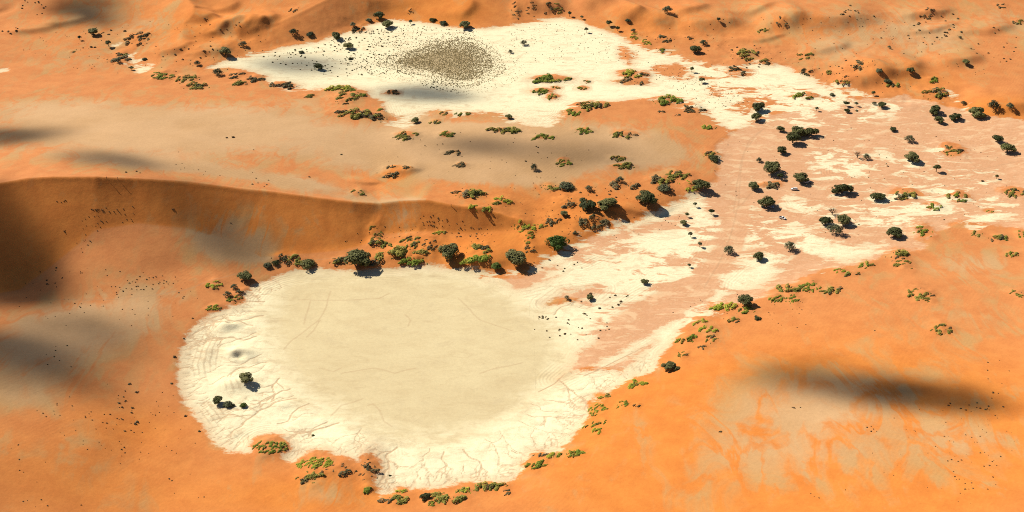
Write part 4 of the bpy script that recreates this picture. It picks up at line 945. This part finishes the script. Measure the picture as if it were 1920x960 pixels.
for zi, (label, grp, L) in enumerate(TUFTS):
    for (u, v, rx, ry, n, sz) in L:
        for k in range(n):
            a, r = ru.uniform(0, 6.283), math.sqrt(ru.random()) if n > 1 else 0
            p = ground(u + rx * r * math.cos(a), v + ry * r * math.sin(a))
            q = sz * ru.uniform(.7, 1.35)
            ALLT.append((q, zi, p, q * scale_at(p)))
ALLT.sort(key=lambda t: -t[0])
for q, zi, p, s_ in ALLT[:285]:
    o = bpy.data.objects.new('dry_tuft', ru.choice(TU)); COL.objects.link(o)
    o.location = (p[0], p[1], p[2] - .05); o.scale = (s_, s_, s_ * (.35 if zi == 0 else .7)); o.rotation_euler = (0, 0, ru.uniform(0, 6.28))
    o['label'] = TUFTS[zi][0]; o['category'] = 'tuft'; o['group'] = TUFTS[zi][1]
for (u, v, rx, ry, n) in [(1100, 400, 200, 50, 130), (1500, 110, 380, 80, 300), (300, 90, 260, 50, 140), (1600, 340, 300, 110, 130), (1780, 850, 150, 100, 60), (240, 790, 150, 80, 70), (200, 560, 180, 60, 60), (800, 450, 160, 30, 110), (900, 300, 220, 60, 50), (1400, 590, 140, 40, 60)]:
    for k in range(n):
        a, r = ru.uniform(0, 6.283), math.sqrt(ru.random())
        p = ground(u + rx * r * math.cos(a), v + ry * r * math.sin(a))
        if float(sample(np.maximum(CLAY, INNER), gx, gy, np.array(p[0]), np.array(p[1]))) > -.5: continue
        q = ru.uniform(1.3, 3.0); ALLT.append((q, 0, p, q * scale_at(p)))
V, F = [], []
for q, zi, p, s_ in ALLT[285:]:
    me = ru.choice(TU); i = len(V); an = ru.uniform(0, 6.28); c, sn = math.cos(an), math.sin(an)
    for vv in me.vertices: V.append((p[0] + s_ * (vv.co.x * c - vv.co.y * sn), p[1] + s_ * (vv.co.x * sn + vv.co.y * c), p[2] - .05 + s_ * .7 * vv.co.z))
    F += [tuple(i + j for j in pl.vertices) for pl in me.polygons]
o = bpy.data.objects.new('tiny_tufts', mesh_from('tiny_tufts', V, F, [M_DRY])); COL.objects.link(o)
o['kind'] = 'stuff'; o['label'] = 'tiny dry tufts speckling the sand all round'; o['category'] = 'tufts'

# the scrub that covers the upper pan, too many to count
def scrub(name, label, zones, m, seed):
    rr = np.random.default_rng(seed); V, F = [], []
    for poly, cnt, smin, smax, clumpy in zones:
        W = np.array(gpoly(poly)); lo, hi = W.min(0), W.max(0); got = 0; tries = 0
        while got < cnt and tries < 60:
            tries += 1
            P = lo + (hi - lo) * rr.random((cnt, 2)); ins = np.zeros(cnt, bool)
            for a, b in zip(W, np.roll(W, -1, 0)):
                cr = (a[1] > P[:, 1]) != (b[1] > P[:, 1])
                ins ^= cr & (P[:, 0] < a[0] + (P[:, 1] - a[1]) / (b[1] - a[1] + 1e-12) * (b[0] - a[0]))
            nz = N3.fbm(P[:, 0], P[:, 1], 16, 3)
            P = P[ins & (nz + rr.random(cnt) * .5 > .3 + clumpy)][:cnt - got]; got += len(P)
            Z = hz(P[:, 0], P[:, 1])
            for (x, y), z in zip(P, Z):
                s = rr.uniform(smin, smax) * .5; i = len(V); n = 5
                a0 = rr.uniform(0, 6.28)
                for j in range(n):
                    an = a0 + 6.283 * j / n; r_ = s * rr.uniform(.7, 1.2); V.append((x + r_ * math.cos(an), y + r_ * math.sin(an), z - .05))
                for j in range(n):
                    an = a0 + 6.283 * (j + .5) / n; r_ = s * rr.uniform(.45, .85); V.append((x + r_ * math.cos(an), y + r_ * math.sin(an), z + s * rr.uniform(.25, .55)))
                V.append((x + rr.uniform(-.2, .2) * s, y + rr.uniform(-.2, .2) * s, z + s * rr.uniform(.45, .75)))
                for j in range(n):
                    k = (j + 1) % n; F += [(i + j, i + k, i + n + j), (i + k, i + n + k, i + n + j), (i + n + j, i + n + k, i + 2 * n)]
    o = bpy.data.objects.new(name, mesh_from(name, V, F, [m])); COL.objects.link(o)
    o['kind'] = 'stuff'; o['label'] = label; o['category'] = 'scrub'
    return o
scrub('low_scrub', 'dense olive brown scrub patch on the white upper pan',
      [([(765, 98), (805, 83), (850, 75), (884, 79), (908, 92), (926, 112), (924, 130), (892, 146), (862, 152), (838, 146), (806, 133), (765, 126), (740, 117)], 4800, .5, 1.25, 0.02),
        ([(705, 122), (745, 96), (800, 78), (860, 68), (902, 74), (936, 98), (952, 130), (918, 154), (872, 168), (830, 158), (795, 142), (745, 134)], 3400, .45, 1.2, .1),
        ([(680, 128), (740, 85), (860, 58), (945, 82), (992, 130), (962, 158), (880, 180), (815, 170), (770, 156), (700, 142)], 1500, .35, .9, .18)], M_SCRUB, 3)
scrub('dark_scrub', 'loose dark scrub scattered over the left of the upper pan',
      [([(485, 104), (560, 90), (640, 70), (700, 52), (740, 60), (760, 100), (700, 140), (640, 145), (580, 135), (520, 122)], 230, .8, 2.3, .2),
        ([(620, 110), (720, 95), (780, 120), (800, 145), (700, 140)], 260, .6, 1.5, .16), ([(780, 148), (860, 150), (860, 175), (800, 165)], 110, .7, 1.6, .12)], M_ND, 4)
scrub('brown_scrub', 'sparse brown tufts scattered over the right of the upper pan',
      [([(950, 55), (1050, 40), (1120, 60), (1200, 95), (1180, 118), (1080, 118), (960, 118)], 300, .4, 1.2, .25), ([(690, 60), (760, 45), (900, 60), (900, 75), (760, 85), (700, 90)], 420, .5, 1.4, .2),
        ([(1200, 110), (1330, 140), (1420, 190), (1340, 205), (1240, 160)], 160, .5, 1.2, .2)], M_DRY, 6)

# ------------------------------------------------------------------ cars by the trees
M_WHITE = flat_mat('white_car_paint', (0.80, 0.80, 0.78), .35)
M_SILV = flat_mat('silver_car_paint', (0.42, 0.46, 0.52), .3, .4)
M_GLASS = flat_mat('car_window_glass', (0.02, 0.025, 0.03), .1)
M_TYRE = flat_mat('tyre_rubber', (0.02, 0.02, 0.02), .9)
M_RIM = flat_mat('rim_metal', (0.45, 0.45, 0.46), .35, .8)
M_LAMP = flat_mat('lamp_lens', (0.75, 0.75, 0.70), .1)
M_RED = flat_mat('tail_lamp_lens', (0.45, 0.03, 0.02), .2)
M_TRIM = flat_mat('black_trim', (0.03, 0.03, 0.03), .7)
def loft(rows, name, m, smooth_=False):
    """rows: lists of equally many points, joined and capped"""
    V = [p for r in rows for p in r]; n = len(rows[0]); F = []
    for k in range(len(rows) - 1):
        for j in range(n):
            F.append((k * n + j, k * n + (j + 1) % n, (k + 1) * n + (j + 1) % n, (k + 1) * n + j))
    F.append(tuple(range(n))[::-1]); F.append(tuple((len(rows) - 1) * n + j for j in range(n)))
    return mesh_from(name, V, F, [m], smooth_)
def bx(name, x0, x1, y0, y1, z0, z1, m, ch=.04):
    rows = []
    for z, i in ((z0, ch), (z0 + ch, 0), (z1 - ch, 0), (z1, ch)):
        rows.append([(x0 + i, y0 + i, z), (x1 - i, y0 + i, z), (x1 - i, y1 - i, z), (x0 + i, y1 - i, z)])
    return loft(rows, name, m)
def car(label, u, v, heading, paint, pickup=False):
    p = ground(u, v)
    o = thing('off_road_car', label, 'car', (p[0], p[1], p[2]), 'cars parked on the riverbed', math.radians(heading))
    # body: cross-sections along its length (x), lower body with bonnet
    secs = []
    for x, w, zb, zt in ((-2.3, .80, .55, .95), (-2.2, .88, .48, 1.05), (-1.2, .92, .42, 1.12), (.6, .92, .42, 1.12), (1.0, .90, .42, 1.10), (1.9, .86, .45, 1.00), (2.2, .78, .55, .88)):
        secs.append([(x, -w, zb), (x, w, zb), (x, w * 1.0, zt - .12), (x, w * .9, zt), (x, -w * .9, zt), (x, -w, zt - .12)])
    b = part('body', loft(secs, 'body', paint), o)
    x0, x1 = (-.55, 1.05) if pickup else (-2.15, 1.05)
    rows = [[(x0, -.84, 1.08), (x1, -.84, 1.08), (x1, .84, 1.08), (x0, .84, 1.08)], [(x0 + .12, -.74, 1.58), (x1 - .55, -.74, 1.58), (x1 - .55, .74, 1.58), (x0 + .12, .74, 1.58)]]
    part('window_band', loft(rows, 'window_band', M_GLASS), o)
    rows = [[(x0 + .08, -.77, 1.56), (x1 - .5, -.77, 1.56), (x1 - .5, .77, 1.56), (x0 + .08, .77, 1.56)], [(x0 + .2, -.68, 1.68), (x1 - .68, -.68, 1.68), (x1 - .68, .68, 1.68), (x0 + .2, .68, 1.68)]]
    rf = part('roof', loft(rows, 'roof', paint), o)
    if not pickup:
        for y in (-.55, .55): part('roof_rail', bx('roof_rail', -1.8, .4, y - .03, y + .03, 1.67, 1.74, M_TRIM, .01), rf)
    else:
        part('load_bed', bx('load_bed', -2.2, -.62, -.76, .76, 1.10, 1.135, M_TRIM, .01), o)
    for x in (-.2, .35) if pickup else (-1.0, -.1):
        for s in (-1, 1): part('window_pillar', bx('window_pillar', x - .04, x + .04, s * .80 - .04, s * .80 + .04, 1.1, 1.57, paint, .01), o, (0, 0, 0), (0, 0, 0))
    for x in (-1.4, 1.4):
        for y in (-.82, .82):
            V, F = [], []
            rows = []
            for yy, r in ((-.12, .30), (-.10, .37), (.10, .37), (.12, .30)):
                rows.append([(r * math.cos(6.283 * k / 14), yy, r * math.sin(6.283 * k / 14)) for k in range(14)])
            w = part('wheel', loft(rows, 'tyre', M_TYRE, False), o, (x, y, .37))
            rows = [[(r * math.cos(6.283 * k / 10), yy, r * math.sin(6.283 * k / 10)) for k in range(10)] for yy, r in ((-.13, .19), (.13, .19))]
            part('rim', loft(rows, 'rim', M_RIM), w)
    for y in (-.6, .6):
        part('headlight', bx('headlight', 2.14, 2.24, y - .16, y + .16, .70, .86, M_LAMP, .02), o)
        part('tail_light', bx('tail_light', -2.33, -2.24, y - .12, y + .12, .72, .95, M_RED, .02), o)
    part('front_bumper', bx('front_bumper', 2.15, 2.34, -.80, .80, .42, .60, M_TRIM), o)
    part('rear_bumper', bx('rear_bumper', -2.42, -2.24, -.80, .80, .42, .60, M_TRIM), o)
    return o
car('white car parked alone on open pink riverbed', 1489, 356, 175, M_WHITE)
car('white car half under the round tree above the lone car', 1513, 342, 20, M_WHITE)
car('silver car in tree shade left of the lone white car', 1445, 389, -25, M_SILV)
car('white pickup at the edge of the pale clay patch', 1467, 410, -35, M_WHITE, True)

# ------------------------------------------------------------------ people
M_SKIN = flat_mat('skin', (0.30, 0.17, 0.11), .6)
M_HAIR = flat_mat('hair', (0.03, 0.02, 0.015), .8)
def person(label, u, v, face, top_c, leg_c, stride):
    p = ground(u, v)
    sk = {}; Vv, Ee, Rr = [], [], []
    def j(name, x, y, z, r, par=None):
        sk[name] = len(Vv); Vv.append((x, y, z)); Rr.append(r)
        if par: Ee.append((sk[par], sk[name]))
    j('pelvis', 0, 0, .95, .15); j('waist', 0, 0, 1.10, .13, 'pelvis'); j('chest', 0, 0, 1.32, .16, 'waist'); j('neck', 0, .01, 1.47, .06, 'chest')
    j('head0', 0, .02, 1.56, .085, 'neck'); j('head1', 0, .02, 1.70, .085, 'head0'); j('nose', 0, .115, 1.62, .018, 'head0')
    for s, nm in ((1, 'l'), (-1, 'r')):
        f = stride * s
        j('hip' + nm, .10 * s, 0, .90, .10, 'pelvis'); j('knee' + nm, .11 * s, .16 * f + .03, .50, .07, 'hip' + nm); j('ank' + nm, .11 * s, .22 * f - .02, .09, .05, 'knee' + nm)
        j('toe' + nm, .12 * s, .22 * f + .16, .04, .04, 'ank' + nm)
        j('sh' + nm, .19 * s, 0, 1.40, .07, 'chest'); j('el' + nm, .25 * s, -.10 * f - .02, 1.14, .05, 'sh' + nm); j('wr' + nm, .26 * s, -.20 * f + .05, .90, .035, 'el' + nm)
        j('palm' + nm, .26 * s, -.22 * f + .06, .83, .035, 'wr' + nm)
        for q, (dx, ln) in enumerate(((-.03, .075), (-.01, .09), (.012, .085), (.032, .065))):
            j(f'f{q}{nm}', .26 * s + dx * .4, -.22 * f + .06 + dx, .83 - ln, .010, 'palm' + nm)
        j('thumb' + nm, .26 * s - .03 * s, -.22 * f + .11, .80, .011, 'palm' + nm)
    me = bpy.data.meshes.new('person'); me.from_pydata(Vv, Ee, [])
    tmp = bpy.data.objects.new('person', me); COL.objects.link(tmp)
    tmp.modifiers.new('skin', 'SKIN'); tmp.modifiers.new('sub', 'SUBSURF').levels = 1
    for i, d in enumerate(me.skin_vertices[0].data): d.radius = (Rr[i], Rr[i]); d.use_root = (i == 0)
    ev = tmp.evaluated_get(bpy.context.evaluated_depsgraph_get()); m2 = bpy.data.meshes.new_from_object(ev)
    bpy.data.objects.remove(tmp); m2.materials.clear()
    for m in (top_c, leg_c, M_SKIN, M_HAIR): m2.materials.append(m)
    for pl in m2.polygons:
        x, y, z = pl.center; pl.use_smooth = True
        pl.material_index = 3 if (z > 1.68 or (z > 1.55 and y < -.02)) else 2 if z > 1.47 or (abs(x) > .17 and z < .98) else 0 if z > .98 else 1
    o = bpy.data.objects.new('person', m2); COL.objects.link(o)
    o.location = (p[0], p[1], p[2]); o.rotation_euler = (0, 0, math.radians(face))
    o['label'] = label; o['category'] = 'person'; o['group'] = 'people out on the sand'
K = lambda n, c: flat_mat(n, c, .9)
person('person in dark clothes walking along the dune crest, further left', 200, 335, 95, K('dark_shirt', (.05, .05, .06)), K('dark_trousers', (.04, .04, .05)), 1)
person('person in tan clothes walking along the dune crest, second', 221, 336, 95, K('tan_shirt', (.25, .17, .10)), K('brown_trousers', (.10, .06, .04)), -1)
person('person standing on the low crest right of the dune fold', 846, 387, 60, K('green_shirt', (.10, .10, .06)), K('grey_trousers', (.07, .07, .07)), .4)
person('person in white top standing on the riverbed flat', 1747, 359, 200, K('white_shirt', (.8, .8, .8)), K('black_trousers', (.02, .02, .02)), .3)

# ------------------------------------------------------------------ the small clouds whose shadows lie on the sand
cm = bpy.data.materials.new('cloud'); cm.use_nodes = True
cn = cm.node_tree; cn.nodes.clear()
co_ = cn.nodes.new('ShaderNodeOutputMaterial'); pv = cn.nodes.new('ShaderNodeVolumeScatter')
pv.inputs['Color'].default_value = (.97, .97, .97, 1); pv.inputs['Density'].default_value = .06
cn.links.new(pv.outputs[0], co_.inputs['Volume'])
def cloud(label, u, v, rx, ry, od, ang=0.0, seed=0):
    """rx, ry: half-size of the shadow in photo pixels; od: optical depth at its heart"""
    p = ground(u, v); k = scale_at(p); dep = math.atan2(CAM_H - p[2], p[1])
    ra, rb = rx * k, ry * k / math.sin(dep); hgt_ = 1150.0
    c = Vector((p[0], p[1], p[2])) + TO_SUN * (hgt_ / TO_SUN.z)
    th = od * 2.2 / .06 * TO_SUN.z * .5
    V, F = [], []; n, m = 14, 40; rr = Noise(seed + 50)
    for sgn in (1, -1):
        for i in range(n):
            q = (i + .5) / n * 2.2
            for j in range(m):
                an = 6.283 * j / m
                x, y = q * math.cos(an), q * math.sin(an)
                wob = 1 + .9 * (float(rr.fbm(np.array(x * 1.3 + 20), np.array(y * 1.3 + 20), 1.0, 3)) - .5)
                t = math.exp(-(q / wob) ** 2 * 1.3) * (1 - (i / (n - 1)) ** 3) * (.35 + 1.3 * float(rr.fbm(np.array(x * 1.6 + 40), np.array(y * 1.6 + 40), 1.0, 3)))
                X, Y = x * ra, y * rb; X, Y = X * math.cos(ang) - Y * math.sin(ang), X * math.sin(ang) + Y * math.cos(ang)
                V.append((X, Y, sgn * th * t * (1.0 if sgn > 0 else 1.0) + sgn * .02))
    o1 = n * m
    for b, s in ((0, 1), (o1, -1)):
        for i in range(n - 1):
            for j in range(m):
                a_, b_ = b + i * m + j, b + i * m + (j + 1) % m
                f = (a_, a_ + m, b_ + m, b_); F.append(f if s > 0 else f[::-1])
        f = tuple(b + j for j in range(m)); F.append(f if s > 0 else f[::-1])
    i = (n - 1) * m
    for j in range(m):
        k2 = (j + 1) % m; F.append((i + j, o1 + i + j, o1 + i + k2, i + k2))
    me = mesh_from('cloud', V, F, [cm], True)
    o = bpy.data.objects.new('cloud', me); COL.objects.link(o); o.location = c
    o['label'] = label; o['category'] = 'cloud'; o['group'] = 'small clouds high above the dunes'
for i, (lab, *a) in enumerate([
    ('thin cloud shading the lower right dune', 1735, 745, 105, 24, 2.2, -.06), ('thin cloud shading the dune right of the pan', 1490, 700, 100, 36, .6, 0), ('thin cloud shading the middle of the right dune', 1615, 722, 110, 30, 1.3, -.08), ('wisp shading the right end of the dune', 1850, 762, 60, 18, .9, 0), ('cloud shading the lower left sand', 30, 660, 150, 60, 1.15, 0), ('cloud shading the sand left of the pan', 170, 615, 120, 50, .45, 0),
    ('cloud shading the hollow under the great dune', -20, 500, 90, 55, 2.6, 0), ('wisp shading the far left plain', 20, 255, 95, 32, .85, .03), ('wisp shading the plain behind the crest', 225, 300, 90, 22, .75, 0), ('wisp shading the middle plain', 900, 275, 90, 24, .55, 0), ('wisp shading the plain near the riverbed', 1090, 290, 120, 30, .38, 0),
    ('wisp shading the near part of the upper pan', 800, 176, 90, 14, 1.1, 0), ('wisp shading the left end of the upper pan', 560, 122, 80, 16, .9, 0), ('wisp shading the far left dunes', 165, 18, 60, 18, 1.4, 0), ('wisp shading dune foot', 420, 445, 80, 26, .6, 0)]):
    cloud(lab, *a, seed=i)
print('rill segments', NSEG[0], 'grid', NX, NY, 'objects', len(COL.objects))
